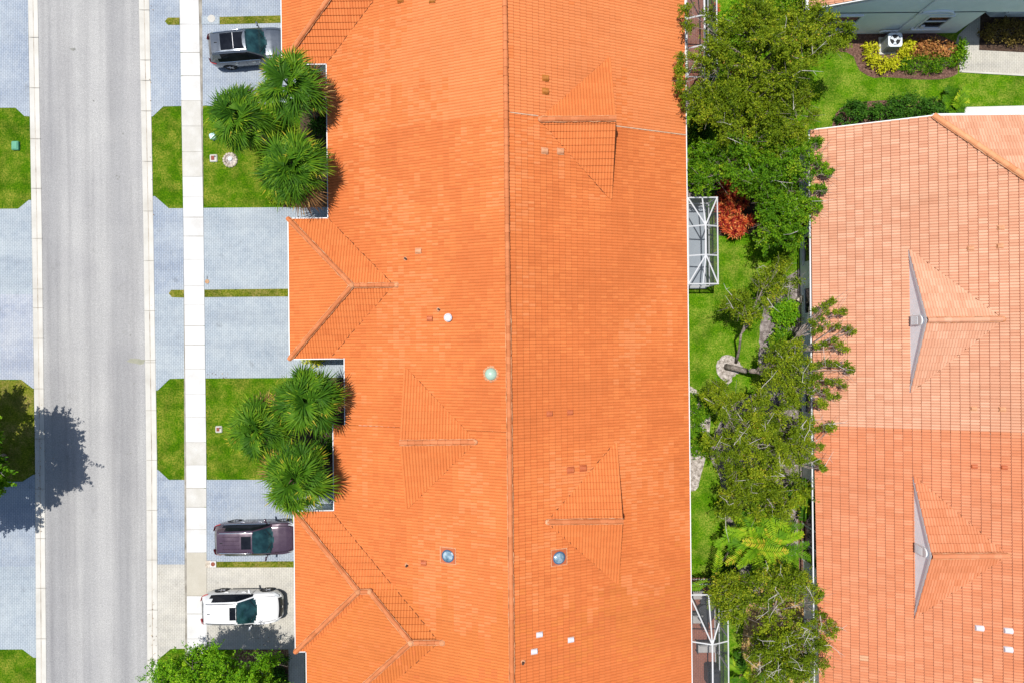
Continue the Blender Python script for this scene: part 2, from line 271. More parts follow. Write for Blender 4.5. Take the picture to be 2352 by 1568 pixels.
# ---------------------------------------------------------------- mesh helpers
class MB:
    def __init__(s): s.v = []; s.f = []; s.m = []; s.uv = []
    def face(s, pts, mi=0, uv=(0.5, 0.5)):
        n = len(s.v); s.v += [tuple(p) for p in pts]; s.f.append(tuple(range(n, n + len(pts)))); s.m.append(mi); s.uv.append(uv)
    def grid(s, rows, mi=0, closed=False, uv=(0.5, 0.5), caps=False):
        n = len(s.v); k = len(rows[0])
        for r in rows: s.v += [tuple(p) for p in r]
        for i in range(len(rows) - 1):
            for j in range(k if closed else k - 1):
                a = n + i * k + j; b = n + i * k + (j + 1) % k
                s.f.append((a, b, b + k, a + k)); s.m.append(mi); s.uv.append(uv)
        if caps:
            s.f.append(tuple(n + j for j in range(k))[::-1]); s.m.append(mi); s.uv.append(uv)
            e = n + (len(rows) - 1) * k; s.f.append(tuple(e + j for j in range(k))); s.m.append(mi); s.uv.append(uv)
    def box(s, c, d, mi=0, rz=0.0, bev=0.0):
        x, y, z = d[0] / 2, d[1] / 2, d[2] / 2; cs, sn = math.cos(rz), math.sin(rz)
        def ring(zz, i):
            b = min(bev, x * .9, y * .9); q = [(x - i, y - i - b), (x - i - b, y - i), (-x + i + b, y - i), (-x + i, y - i - b), (-x + i, -y + i + b), (-x + i + b, -y + i), (x - i - b, -y + i), (x - i, -y + i + b)] if bev else [(x, y), (-x, y), (-x, -y), (x, -y)]
            return [(c[0] + a * cs - b2 * sn, c[1] + a * sn + b2 * cs, c[2] + zz) for a, b2 in q]
        if bev: s.grid([ring(-z, 0), ring(z - bev, 0), ring(z, bev * .7)], mi, True, caps=True)
        else: s.grid([ring(-z, 0), ring(z, 0)], mi, True, caps=True)
    def tube(s, path, rad, n=6, mi=0, caps=True):
        P = [Vector(p) for p in path]; rows = []
        if not hasattr(rad, '__len__'): rad = [rad] * len(P)
        for i, p in enumerate(P):
            d = (P[min(i + 1, len(P) - 1)] - P[max(i - 1, 0)]).normalized()
            a = d.cross(Vector((0, 0, 1)) if abs(d.z) < .95 else Vector((1, 0, 0))).normalized(); b = d.cross(a)
            rows.append([p + (a * math.cos(2 * math.pi * k / n) + b * math.sin(2 * math.pi * k / n)) * rad[i] for k in range(n)])
        s.grid(rows, mi, True, caps=caps)
    def lathe(s, c, prof, n=20, mi=0, top=True):
        rows = [[(c[0] + r * math.cos(-2 * math.pi * k / n), c[1] + r * math.sin(-2 * math.pi * k / n), c[2] + z) for k in range(n)] for r, z in prof]
        rows = [r[::-1] for r in rows]
        s.grid(rows, mi, True, caps=top)
    def build(s, name, mlist, parent=None, smooth=False):
        me = bpy.data.meshes.new(name); me.from_pydata(s.v, [], s.f)
        for m in (mlist if isinstance(mlist, (list, tuple)) else [mlist]): me.materials.append(MAT[m] if isinstance(m, str) else m)
        me.polygons.foreach_set('material_index', s.m)
        if smooth: me.polygons.foreach_set('use_smooth', [True] * len(s.f))
        if any(u != (0.5, 0.5) for u in s.uv):
            ul = me.uv_layers.new(name='UVMap'); arr = np.repeat(np.array(s.uv, dtype=np.float32), [len(f) for f in s.f], axis=0)
            ul.data.foreach_set('uv', arr.ravel())
        me.validate(); me.update()
        o = bpy.data.objects.new(name, me); C.objects.link(o)
        if parent: o.parent = parent; o.matrix_parent_inverse = parent.matrix_world.inverted() if False else Matrix.Identity(4)
        return o
def tag(o, label=None, cat=None, group=None, kind=None):
    if label: o['label'] = label
    if cat: o['category'] = cat
    if group: o['group'] = group
    if kind: o['kind'] = kind
    return o
def empty(name, loc=(0, 0, 0), rz=0.0, label=None, cat=None, group=None):
    o = bpy.data.objects.new(name, None); C.objects.link(o); o.location = loc; o.rotation_euler = (0, 0, rz)
    o.empty_display_size = 0.3
    return tag(o, label, cat, group)
def quads(name, V, mat, parent=None, tone=None):
    """V: (n,4,3) array of separate leaf quads -> one mesh"""
    V = np.asarray(V, dtype=np.float32); n = len(V)
    me = bpy.data.meshes.new(name); me.vertices.add(n * 4); me.vertices.foreach_set('co', V.ravel())
    me.loops.add(n * 4); me.loops.foreach_set('vertex_index', np.arange(n * 4, dtype=np.int32))
    me.polygons.add(n); me.polygons.foreach_set('loop_start', np.arange(0, n * 4, 4, dtype=np.int32))
    me.polygons.foreach_set('loop_total', np.full(n, 4, dtype=np.int32))
    at = me.attributes.new('tone', 'FLOAT', 'FACE'); at.data.foreach_set('value', np.asarray(rng.random(n) if tone is None else np.clip(tone, 0, 1), dtype=np.float32))
    me.update(calc_edges=True); me.materials.append(MAT[mat])
    o = bpy.data.objects.new(name, me); C.objects.link(o)
    if parent: o.parent = parent
    return o
def copytree(root, loc, rz, label=None, scale=None):
    r = root.copy(); C.objects.link(r); r.location = loc; r.rotation_euler = (0, 0, rz)
    if scale: r.scale = scale
    if label: r['label'] = label
    for ch in list(root.children):
        c = ch.copy(); C.objects.link(c); c.parent = r
        for g in list(ch.children):
            e = g.copy(); C.objects.link(e); e.parent = c
    return r
# ---------------------------------------------------------------- the ground
def interp(tab, y):
    return float(np.interp(y, [a for a, b in tab], [b for a, b in tab]))
GLL = [(-60, 63.4), (0, 64.3), (523, 73), (1045, 80.5), (1568, 83.3), (1640, 83.6)]
GLR = [(-60, 86), (0, 87), (523, 96.5), (1045, 102.5), (1568, 107), (1640, 107.5)]
GRL = [(-60, 318), (0, 319), (523, 329.5), (1045, 336), (1568, 338.7), (1640, 339)]
GRR = [(-60, 342), (0, 343), (523, 352.3), (1045, 360.7), (1568, 362.3), (1640, 362.5)]
SWL = [(-60, 411), (0, 412.3), (523, 421.6), (1045, 427.5), (1568, 430.4), (1640, 430.7)]
SWR = [(-60, 455), (0, 456), (523, 467.2), (1045, 473.5), (1568, 475.4), (1640, 475.7)]
YS = [-1600, -900, -260, -60, 0, 130, 260, 390, 523, 650, 780, 910, 1045, 1175, 1300, 1430, 1568, 1640, 1900, 2500, 3200]
def strip(name, A, Bt, z, mat, kind='structure', ys=YS, lift=None):
    m = MB()
    for a, b in zip(ys[:-1], ys[1:]):
        m.face([W(interp(A, b), b, z), W(interp(Bt, b), b, z), W(interp(Bt, a), a, z), W(interp(A, a), a, z)])
    return tag(m.build(name, mat), kind=kind)
def sheet(name, px, z, mat, kind='structure', thick=0.0, smooth_n=0):
    """a flat piece of ground from its outline on the plan (y runs down, so the order is turned over)"""
    pts = [W2(*p) for p in px]
    if sum(a[0] * b[1] - b[0] * a[1] for a, b in zip(pts, pts[1:] + pts[:1])) < 0: pts = pts[::-1]
    if smooth_n:
        for _ in range(smooth_n):
            q = []
            for a, b in zip(pts, pts[1:] + pts[:1]):
                q += [(a[0] * .75 + b[0] * .25, a[1] * .75 + b[1] * .25), (a[0] * .25 + b[0] * .75, a[1] * .25 + b[1] * .75)]
            pts = q
        pts = [(x + random.uniform(-.05, .05), y + random.uniform(-.05, .05)) for x, y in pts]
    m = MB(); m.face([(x, y, z) for x, y in pts])
    if thick:
        for a, b in zip(pts, pts[1:] + pts[:1]):
            m.face([(a[0], a[1], z - thick), (b[0], b[1], z - thick), (b[0], b[1], z), (a[0], a[1], z)])
    return tag(m.build(name, mat), kind=kind)
m = MB(); m.face([(-600, -600, 0), (600, -600, 0), (600, 600, 0), (-600, 600, 0)])
tag(m.build('ground', 'lawn'), kind='structure')
strip('road', GLR, GRL, 0.006, 'asphalt')
def gutter(A, Bt, joints, name):
    m = MB()
    ys = sorted(set(YS + joints))
    for a, b in zip(ys[:-1], ys[1:]):
        def row(y): 
            l, r = interp(A, y), interp(Bt, y); c = (l + r) / 2
            return [W(l, y, .05), W(l + 1, y, .055), W(c - 1.0, y, .02), W(c + 1.0, y, .02), W(r - 1, y, .03), W(r, y, .012)]
        ra, rb = row(a), row(b)
        for k in range(5): m.face([rb[k], rb[k + 1], ra[k + 1], ra[k]], 1 if k == 2 else 0)
    for y in joints:
        l, r = interp(A, y), interp(Bt, y)
        m.face([W(l, y + .45, .06), W(r, y + .45, .06), W(r, y - .45, .06), W(l, y - .45, .06)], 2)
    return tag(m.build(name, ['kerb', 'flowline', 'crack']), kind='structure')
gutter(GLL, GLR, [86, 202, 319, 433, 548, 664, 707, 777, 892, 1007, 1122, 1236, 1350, 1466], 'kerb')
gutter(GRL, GRR, [23, 138, 185, 255, 371, 485, 599, 714, 827, 832, 942, 1056, 1171, 1285, 1400, 1515], 'kerb')
# pavement slabs
slabs = list(range(-1600, -130, 57)) + [-120, -60, 0, 56, 121, 175, 231, 290, 349, 406, 453, 499, 543, 596, 657, 701, 748, 792, 847, 904, 958, 1015, 1067, 1120, 1164, 1215, 1268, 1367, 1409, 1466, 1522, 1580, 1640] + list(range(1697, 3200, 57))
m = MB()
for a, b in zip(slabs[:-1], slabs[1:]):
    g = .9 if b in (175, 543, 792, 1164, 1409) else .35
    z = .03 + random.uniform(0, .006); mi = 1 if a == 1268 else (2 if a in (290, 349, 1015, 1120, 231) else 0)
    q = [W(interp(SWL, b), b - g, z), W(interp(SWR, b), b - g, z), W(interp(SWR, a), a + g, z), W(interp(SWL, a), a + g, z)]
    m.face(q, mi)
m.face([W(interp(SWL, 1640), 3200, .018), W(interp(SWR, 1640), 3200, .018), W(interp(SWR, 523), 523, .018), W(interp(SWL, 523), 523, .018)], 3)
m.face([W(interp(SWL, 523), 523, .018), W(interp(SWR, 523), 523, .018), W(interp(SWR, -120), -1600, .018), W(interp(SWL, -120), -1600, .018)], 3)
def vnoise(x, y, seed=0):
    xi, yi = math.floor(x), math.floor(y); fx, fy = x - xi, y - yi; fx = fx * fx * (3 - 2 * fx); fy = fy * fy * (3 - 2 * fy)
    def h(a, b_): return (math.sin(a * 127.1 + b_ * 311.7 + seed * 74.7) * 43758.5453) % 1.0
    return (h(xi, yi) * (1 - fx) + h(xi + 1, yi) * fx) * (1 - fy) + (h(xi, yi + 1) * (1 - fx) + h(xi + 1, yi + 1) * fx) * fy
MAT['concrete_off'] = M('weathered_concrete', [(0.35, 0.335, 0.295), (0.39, 0.375, 0.34), (0.43, 0.42, 0.39)], 0.9, 1.2, 0.1, 40, 0.1)
tag(m.build('pavement', ['concrete', 'concrete_tan', 'concrete_off', 'crack']), kind='structure')
def rr(y): return interp(GRR, y)
def s_l(y): return interp(SWL, y)
def s_r(y): return interp(SWR, y)
def ll(y): return interp(GLL, y)
# driveways between kerb and pavement
sheet('driveway', [(rr(-60), -60), (s_l(-60), -60), (s_l(244), 244), (375, 245), (351, 268), (rr(268), 268), (rr(100), 100)], .012, 'paver_blue')
sheet('driveway', [(rr(451), 451), (356, 451), (388, 479), (s_l(479), 479), (s_l(676), 676), (rr(676), 676)], .012, 'paver_blue')
sheet('driveway', [(rr(676), 676), (s_l(676), 676), (s_l(868), 868), (390, 869), (362, 896), (rr(896), 896)], .012, 'paver_pale')
sheet('driveway', [(rr(1078), 1078), (363, 1078), (388, 1101), (s_l(1101), 1101), (s_l(1295), 1295), (rr(1295), 1295)], .012, 'paver_blue')
sheet('driveway', [(rr(1295), 1295), (s_l(1295), 1295), (s_l(1488), 1488), (392, 1489), (365, 1512), (rr(1512), 1512)], .012, 'paver_beige')
# driveways and paths between pavement and house
sheet('driveway', [(s_r(-60), -60), (700, -60), (700, 150), (770, 150), (770, 238), (640, 239), (s_r(244), 244)], .012, 'paver_blue')
sheet('driveway', [(s_r(478), 478), (770, 476), (770, 503), (700, 503), (700, 674), (s_r(674), 674)], .012, 'paver_pale')
sheet('driveway', [(s_r(674), 674), (700, 674), (700, 822), (805, 822), (805, 866), (s_r(868), 868)], .012, 'paver_pale')
sheet('driveway', [(s_r(1101), 1101), (690, 1101), (690, 1130), (790, 1130), (790, 1175), (700, 1175), (700, 1294), (s_r(1295), 1295)], .012, 'paver_blue')
sheet('driveway', [(s_r(1295), 1295), (700, 1294), (700, 1490), (s_r(1490), 1490)], .012, 'paver_beige')
sheet('path', [(663, 1490), (700, 1490), (700, 1680), (663, 1680)], .016, 'paver_beige')
# across the road
sheet('driveway', [(-160, -260), (ll(-60), -60), (ll(268), 268), (56, 267), (36, 248), (-160, 249)], .012, 'paver_blue')
sheet('driveway', [(-160, 481), (42, 480), (66, 460), (ll(460), 460), (ll(676), 676), (-160, 676)], .012, 'paver_pale')
sheet('driveway', [(-160, 676), (ll(676), 676), (ll(892), 892), (75, 891), (49, 871), (-160, 871)], .012, 'paver_lilac')
sheet('driveway', [(-160, 1107), (52, 1105), (77, 1089), (ll(1089), 1089), (ll(1300), 1300), (-160, 1300)], .012, 'paver_blue')
sheet('driveway', [(-160, 1300), (ll(1300), 1300), (ll(1509), 1509), (77, 1509), (52, 1490), (-160, 1491)], .012, 'paver_pale')
# grass dividers laid in the paving
def tongue(px): return sheet('lawn_strip', px, .03, 'lawn_dry', thick=.018)
tongue([(379, 50), (386, 41.5), (s_l(50) - .3, 41.5), (s_l(50) - .3, 58), (386, 58)])
tongue([(503, 40), (700, 35), (700, 52), (503, 57)])
tongue([(388, 674), (394, 666), (s_l(674) - .3, 666), (s_l(674) - .3, 684), (395, 683)])
tongue([(s_r(674) + .5, 665.5), (700, 663), (700, 681), (s_r(674) + .5, 683)])
tongue([(497, 1288.5), (700, 1287.5), (700, 1301.5), (497, 1302)])
sheet('lawn_patch', [(-160, 873), (49, 873), (75, 893), (ll(893) - .3, 893), (ll(1089) - .3, 1089), (76, 1088), (52, 1104), (-160, 1105)], .008, 'lawn_dry')
# planting beds
sheet('planting_bed', [(690, 240), (775, 238), (775, 476), (650, 477), (655, 400), (690, 330)], .02, 'mulch', smooth_n=0)
sheet('planting_bed', [(690, 452), (775, 448), (775, 476), (690, 477)], .024, 'pebble')
sheet('planting_bed', [(700, 236), (775, 234), (775, 256), (700, 258)], .024, 'pebble')
sheet('planting_bed', [(715, 868), (815, 867), (815, 985), (790, 985), (790, 1128), (640, 1128), (600, 1050), (620, 960), (690, 930)], .02, 'mulch')
sheet('planting_bed', [(545, 1491), (663, 1491), (663, 1680), (500, 1680), (510, 1530)], .016, 'pebble')
sheet('planting_bed', [(585, 1530), (610, 1515), (640, 1520), (662, 1538), (662, 1680), (545, 1680), (560, 1570)], .022, 'mulch', smooth_n=0)
# back garden
sheet('back_lawn', [(1540, -260), (2700, -260), (2700, 255), (1930, 300), (1890, 600), (1890, 1680), (1540, 1680)], .006, 'lawn_back')
sheet('planting_bed', [(1540, 360), (1620, 372), (1650, 385), (1640, 450), (1540, 456)], .012, 'mulch_grey', smooth_n=2)
sheet('planting_bed', [(1640, 370), (1700, 350), (1800, 330), (1850, 400), (1860, 560), (1800, 575), (1740, 545), (1690, 530), (1645, 548), (1640, 470)], .012, 'mulch', smooth_n=2)
sheet('planting_bed', [(1642, 850), (1648, 825), (1668, 812), (1692, 822), (1706, 840), (1700, 855), (1684, 862), (1678, 882), (1662, 878)], .012, 'mulch_pale', smooth_n=2)
sheet('planting_bed', [(1800, 640), (1862, 600), (1862, 1240), (1835, 1240), (1835, 870), (1800, 900), (1765, 905), (1770, 880), (1738, 850), (1745, 800), (1742, 760), (1756, 700)], .012, 'mulch_grey', smooth_n=2)
sheet('planting_bed', [(1745, 885), (1800, 870), (1812, 895), (1780, 915), (1750, 905)], .016, 'mulch_pale', smooth_n=2)
sheet('planting_bed', [(1576, 880), (1600, 895), (1630, 930), (1632, 1000), (1618, 1060), (1600, 1130), (1576, 1125)], .012, 'mulch_pale', smooth_n=2)
sheet('planting_bed', [(1620, 1040), (1660, 1100), (1670, 1230), (1720, 1310), (1770, 1320), (1862, 1240), (1862, 900), (1700, 900), (1660, 960)], .009, 'mulch_grey', smooth_n=2)
sheet('planting_bed', [(1665, 1300), (1720, 1290), (1760, 1340), (1720, 1400), (1690, 1380)], .014, 'mulch_grey', smooth_n=2)
sheet('planting_bed', [(1712, 1400), (1740, 1352), (1790, 1335), (1862, 1370), (1866, 1700), (1695, 1700), (1697, 1560), (1703, 1480)], .02, 'mulch_gold', smooth_n=0)
sheet('planting_bed', [(1830, 1120), (1862, 1120), (1866, 1345), (1836, 1340)], .022, 'mulch_red')
sheet('planting_bed', [(1560, 215), (1640, 215), (1640, 255), (1560, 255)], .012, 'mulch_grey', smooth_n=1)
sheet('planting_bed', [(1870, 60), (1940, 60), (2196, 76), (2206, 165), (2180, 180), (2130, 186), (2040, 176), (2000, 180), (1968, 160), (1960, 120), (1900, 118)], .012, 'mulch_red', smooth_n=1)
sheet('planting_bed', [(1905, 300), (1925, 250), (1960, 235), (2040, 228), (2150, 235), (2215, 240), (2210, 262), (2150, 300), (1960, 320)], .012, 'mulch_red', smooth_n=1)
sheet('path', [(2195, 100), (2200, 82), (2262, 20), (2440, 20), (2440, 180), (2352, 174), (2205, 165)], .02, 'paver_beige')
sheet('kerb_edge', [(2203, 163), (2440, 177), (2440, 181), (2203, 167)], .05, 'concrete_off', thick=.04)
sheet('planting_bed', [(2248, 116), (2252, 20), (2440, 20), (2440, 126)], .03, 'mulch', smooth_n=0)
sheet('path', [(2205, 247), (2440, 241), (2440, 275), (2205, 275)], .02, 'concrete')
# wear on the road
def stain(cx, cy, r, sx, sy, mat, z=.010, n=14):
    m = MB(); c = W2(cx, cy); pts = []
    for k in range(n):
        a = 2 * math.pi * k / n; q = r * random.uniform(.6, 1.2)
        pts.append((c[0] + q * sx * math.cos(a), c[1] + q * sy * math.sin(a), z))
    m.face(pts); return tag(m.build('road_stain', mat), kind='structure')
stain(316, 829, .3, 1.9, .62, 'moss')
stain(168, 114, .16, 1.2, .6, 'oil')
for p in ((268, 404), (271, 412), (274, 407), (283, 307), (300, 1040), (293, 1042), (215, 232), (308, 880), (300, 770)):
    stain(p[0], p[1], .055, 1, .9, 'oil', n=7)

# ---------------------------------------------------------------- roofs of clay tile
def clip_poly(poly, cell):
    """Sutherland-Hodgman of a cell (list of (s,t,z)) against a convex CCW polygon in (s,t)"""
    out = cell
    for (ax, ay), (bx, by) in zip(poly, poly[1:] + poly[:1]):
        if not out: return out
        res = []
        ex, ey = bx - ax, by - ay
        d = [ex * (p[1] - ay) - ey * (p[0] - ax) for p in out]
        for i in range(len(out)):
            j = (i + 1) % len(out)
            if d[i] >= 0: res.append(out[i])
            if (d[i] >= 0) != (d[j] >= 0):
                f = d[i] / (d[i] - d[j]); a, b = out[i], out[j]
                res.append(tuple(a[k] + f * (b[k] - a[k]) for k in range(3)))
        out = res
    return out
TP = [(0.0, -.1), (0.09, 0.05), (0.24, 0.72), (0.42, 1.0), (0.62, 1.0), (0.82, 0.7), (1.0, -.1)]
def tiles(mb, poly, eave, down, z0, pitch, ex, rw, h=0.03, step=0.046, mfun=None, off=0, jm=None):
    """poly: convex plan outline; eave: a point on the eave line at height z0; down: unit vector down the slope"""
    dx, dy = down; tx, ty = -dy, dx
    pl = [(-( (p[0] - eave[0]) * dx + (p[1] - eave[1]) * dy), (p[0] - eave[0]) * tx + (p[1] - eave[1]) * ty) for p in poly]
    if sum(a[0] * b[1] - b[0] * a[1] for a, b in zip(pl, pl[1:] + pl[:1])) < 0: pl = pl[::-1]
    P = np.array(pl); smin, tmin = P.min(0); smax, tmax = P.max(0)
    i0, i1 = math.floor(smin / ex), math.ceil(smax / ex); j0, j1 = math.floor(tmin / rw), math.ceil(tmax / rw)
    E = [(np.array(a), np.array(b)) for a, b in zip(pl, pl[1:] + pl[:1])]
    def inside(s, t):
        r = np.ones(np.shape(s), bool)
        for a, b in E: r &= ((b[0] - a[0]) * (t - a[1]) - (b[1] - a[1]) * (s - a[0])) >= -1e-9
        return r
    def world(s, t, z): return (eave[0] - s * dx + t * tx, eave[1] - s * dy + t * ty, z)
    JM = 3  # slot for roll joints and for butt faces, their shade put into the colour
    for i in range(i0, i1):
        for j in range(j0, j1):
            sa, sb = i * ex, (i + 1) * ex
            cs, ct = (sa + sb) / 2, (j + .5) * rw
            ins = inside(np.array([sa, sa, sb, sb]), np.array([j * rw, (j + 1) * rw, j * rw, (j + 1) * rw]))
            full = bool(ins.all())
            if not full:
                c = clip_poly(pl, [(sa, j * rw, 0), (sb, j * rw, 0), (sb, (j + 1) * rw, 0), (sa, (j + 1) * rw, 0)])
                if len(c) < 3: continue
            wx = world(cs, ct, 0); mi = mfun(wx[0], wx[1], i, j) if mfun else 0
            uv = (float(j // 2) + off + .5, float(i) + .5)
            jj = random.uniform(-.004, .004); jb = random.uniform(-.003, .003)
            za, zb = z0 + sa * pitch + step + jj, z0 + sb * pitch + jb
            zl = z0 + sa * pitch - .006
            if full:
                n = len(mb.v)
                for u, g in TP:
                    t = (j + u) * rw
                    mb.v.append(world(sa, t, zl)); mb.v.append(world(sa, t, za + g * h)); mb.v.append(world(sb, t, zb + g * h))
                for k in range(6):
                    a = n + 3 * k
                    mb.f.append((a, a + 1, a + 4, a + 3)); mb.f.append((a + 1, a + 2, a + 5, a + 4)); mb.m += [JM, JM if k == 0 else mi]; mb.uv += [uv, uv]
            else:
                for k, ((u, g), (u2, g2)) in enumerate(zip(TP[:-1], TP[1:])):
                    c = clip_poly(pl, [(sa, (j + u) * rw, za + g * h), (sb, (j + u) * rw, zb + g * h), (sb, (j + u2) * rw, zb + g2 * h), (sa, (j + u2) * rw, za + g2 * h)])
                    if len(c) >= 3: mb.face([world(*q) for q in c][::-1], JM if k == 0 else mi, uv)
def caps(mb, p0, p1, r=.125, seg=.34, mi=0, mm=1, mort=True):
    """a run of half-round cap tiles from p0 up/along to p1, bedded in mortar"""
    a, b = Vector(p0), Vector(p1); L = (b - a).length; d = (b - a) / L; n = max(1, round(L / seg)); sd = d.cross(Vector((0, 0, 1))).normalized()
    up = sd.cross(d)
    for k in range(n):
        q0 = a + d * (L * k / n - .03); q1 = a + d * (L * (k + 1) / n); rows = []
        r0, r1 = r * 1.06 * random.uniform(.98, 1.03), r * .93
        sh = random.uniform(-.008, .008)
        for q, rad, lift in ((q0, r0, .012), (q1, r1, 0)):
            rows.append([q + sd * (math.cos(t) * rad + sh) + up * (math.sin(t) * rad * .95 + lift) for t in [math.pi * x / 7 for x in range(8)]])
        mb.grid(rows, mi, uv=(random.randint(0, 400) + .5, random.randint(0, 400) + .5))
        mb.face(rows[0], mi); 
    if mort:
        for s in (1, -1):
            pts = [a + d * (L * k / (n * 2)) + sd * s * (r + .012 + random.uniform(-.012, .014)) + up * random.uniform(-.0, .02) for k in range(n * 2 + 1)]
            mb.tube(pts, [random.uniform(.01, .024) for _ in pts], 5, mm)
def bx(name, mat, parent, items, bev=0):
    m = MB()
    for c, d in items: m.box(c, d, 0, 0, bev)
    return m.build(name, mat, parent)
PT = 5 / 12.0
def rake(mb, a, b, wdt, hgt, mi=0):
    """a board along the sloping edge a-b"""
    a, b = Vector(a), Vector(b); d = (b - a).normalized(); s = d.cross(Vector((0, 0, 1))).normalized() * wdt / 2; u = Vector((0, 0, hgt))
    mb.grid([[a - s - u, a + s - u, a + s, a - s], [b - s - u, b + s - u, b + s, b - s]], mi, True, caps=True)

def valley(root, a, b, name='valley_gap'):
    """dark broken line where two tiled slopes meet"""
    m = MB(); a, b = Vector(a), Vector(b); L = (b - a).length; d = (b - a) / L; s = 0.1; P, R = [], []
    while s < L - .2:
        on = random.random() < .72; l = random.uniform(.12, .4)
        for q in (s, s + l):
            P.append(a + d * min(q, L) + Vector((random.uniform(-.02, .02), random.uniform(-.02, .02), .05 if on else .03))); R.append(random.uniform(.013, .027) if on else .004)
        s += l + .02
    m.tube(P, R, 4)
    return m.build(name, ['gap'], root)
MAT['cap_orange'] = tilemat('orange_cap_tile', (0.46, 0.18, 0.075), (0.5, 0.21, 0.095), (0.53, 0.25, 0.12), 0.4)
MAT['joint_shade_pink'] = M('pink_tile_joint_shade', [(0.3, 0.125, 0.07), (0.36, 0.16, 0.095)], 0.9, 4, 0.2, 40)  # same for the pink roof: joint lines plus painted shade on the butts
# ---------------------------------------------------------------- the long terraced house in the middle
def shift(o, root): o.location = tuple(-x for x in root.location)
def part(mb, name, mats_, root, smooth=False):
    o = mb.build(name, mats_, root, smooth); shift(o, root); return o
EX, RW = 0.31, 0.152
XR, XE, XL = -0.17, 9.53, -9.87                 # ridge, back eave, front eave
ZE = 3.0; ZR = ZE + (XE - XR) * PT
YT, YB = 22.0, -22.0
east = lambda x: ZE + (XE - x) * PT
west = lambda x: ZE + (x - XL) * PT
house = empty('terraced_house', (XR, 0, 0), 0, 'long house with a bright orange tile roof between the road and the gardens', 'house')
YU = 11.05                                        # party line between the upper dwellings
def yw(px, py, z): return W(px, py, z)[1]
def mfun(x, y, i, j):
    """which batch a tile came from: pale upper dwelling, mixed middle, rusty lower dwelling, with ragged joins"""
    k = j // 2; r = random.random(); jag = vnoise(i * .9, k * .13, 3) - .5
    v = vnoise(x * .5, y * .28, 1) * .6 + vnoise(x * 1.9, y * .7, 2) * .3 + (r - .5) * .3
    if y > YU: return 4 if v > .2 + .04 * (XR - x if x < XR else 0) or r > .9 else 0
    edge = -13.4 - .06 * abs(x) * (1 if x < 0 else -2.2) + 3.2 * (vnoise(i * .45, 7, 4) - .5) + jag * 1.2
    if y < edge: return (2 if v > .32 else 1) if x < XR else (2 if v > .55 else 1)
    if v > .62: return 4
    if v < .27: return 1
    if 3 < y < YU and x < -1 and v < .56 - .02 * (x + 10): return 1
    if x > XR and v < .4: return 1
    return 0
m = MB()
# front slope in convex bands between the steps of its eave
ST = [(YT, yw(757, 148, 3), -9.87), (yw(757, 148, 3), yw(763, 503, 3), -9.87), (yw(763, 503, 3), yw(797, 822, 3), -9.87),
      (yw(797, 822, 3.3), yw(797, 974, 3.3), -8.98), (yw(769, 974, 3.1), yw(769, 1172, 3.1), -9.70), (yw(769, 1172, 3.1), YB, -9.70)]
for y1, y0, x in ST:
    tiles(m, [(x, y0), (XR, y0), (XR, y1), (x, y1)], (XL, 0), (-1, 0), ZE, PT, EX, RW, mfun=mfun)
tiles(m, [(XR, YB), (XE, YB), (XE, YT), (XR, YT)], (XE, 0), (1, 0), ZE, PT, EX, RW, mfun=mfun, off=900)
roof = part(m, 'roof', ['tile', 'tile2', 'tile3', 'joint_shade', 'tile_light'], house)
m = MB()
caps(m, (XR, YB, ZR + .05), (XR, 1.5, ZR + .05), .12, .36)
caps(m, (XR, 1.5, ZR + .05), (XR, YT, ZR + .05), .125, .42, mort=False)
m.build('ridge_cap', ['cap', 'mortar'], roof)
for xa_, xb_ in ((XR + .2, 1.4), (5.2, XE)):
    m = MB(); m.tube([(xa_, YU, east(xa_) + .06), (xb_, YU, east(xb_) + .075)], .03, 5); m.build('party_line_mortar', ['party'], roof)
def hip_roof(name, xw, ys, yn, xend, cut=None):
    """hip-ended front roof: west eave xw, south/north eaves ys..yn, running east into the main slope"""
    hw = (yn - ys) / 2; yr = (ys + yn) / 2; xa = xw + hw; zr = ZE + hw * PT
    xin = XL + hw; o = 300
    mm = MB()
    def mf(x, y, i, j):
        return 0 if random.random() < .93 else 1
    tiles(mm, [(xw, ys), (xa, yr), (xw, yn)], (xw, yr), (-1, 0), ZE, PT, EX, RW, off=o, mfun=mf)
    e = .25
    tiles(mm, [(xw, yn), (xa, yr), (xin + e, yr), (XL + e, yn)], (xw, yn), (0, 1), ZE, PT, EX, RW, off=o + 100, mfun=mf)
    tiles(mm, [(xw, ys), (XL + e, ys), (xin + e, yr), (xa, yr)], (xw, ys), (0, -1), ZE, PT, EX, RW, off=o + 200, mfun=mf)
    g = part(mm, name, ['tile', 'tile2', 'tile2', 'joint_shade'], house)
    c = MB()
    caps(c, (xw - .02, yn + .02, ZE + .06), (xa, yr, zr + .06), .112, .4)
    caps(c, (xw - .02, ys - .02, ZE + .06), (xa, yr, zr + .06), .112, .4)
    xq = cut if cut else xin + .12
    caps(c, (xq, yr, zr + .07), (xa, yr, zr + .07), .112, .4)
    for q in ((xq + .03, yr), (xa, yr)):
        c.lathe((q[0], q[1], zr + .06), [(.16, 0), (.15, .1), (.09, .17), (.0, .18)], 9, 1)
    c.build('ridge_cap', ['cap', 'mortar'], g)
    valley(g, (XL, yn, ZE), (xin, yr, zr)); valley(g, (XL, ys, ZE), (xin, yr, zr))
    return g
GA = (-12.28, yw(690, 148, 3) , yw(690, 148, 3) + 7.56)
hip_roof('garage_roof', GA[0], GA[1], GA[2], XL)
GBs, GBn = yw(700, 823, 3), yw(700, 503, 3)
hip_roof('garage_roof', -12.03, GBs, GBn, XL)
GCn = yw(700, 1173, 3); GCs = yw(690, 1494, 3)
hip_roof('garage_roof', -11.88, GCs, GCn, XL, -11.30 + (GCn - GCs) / 2)
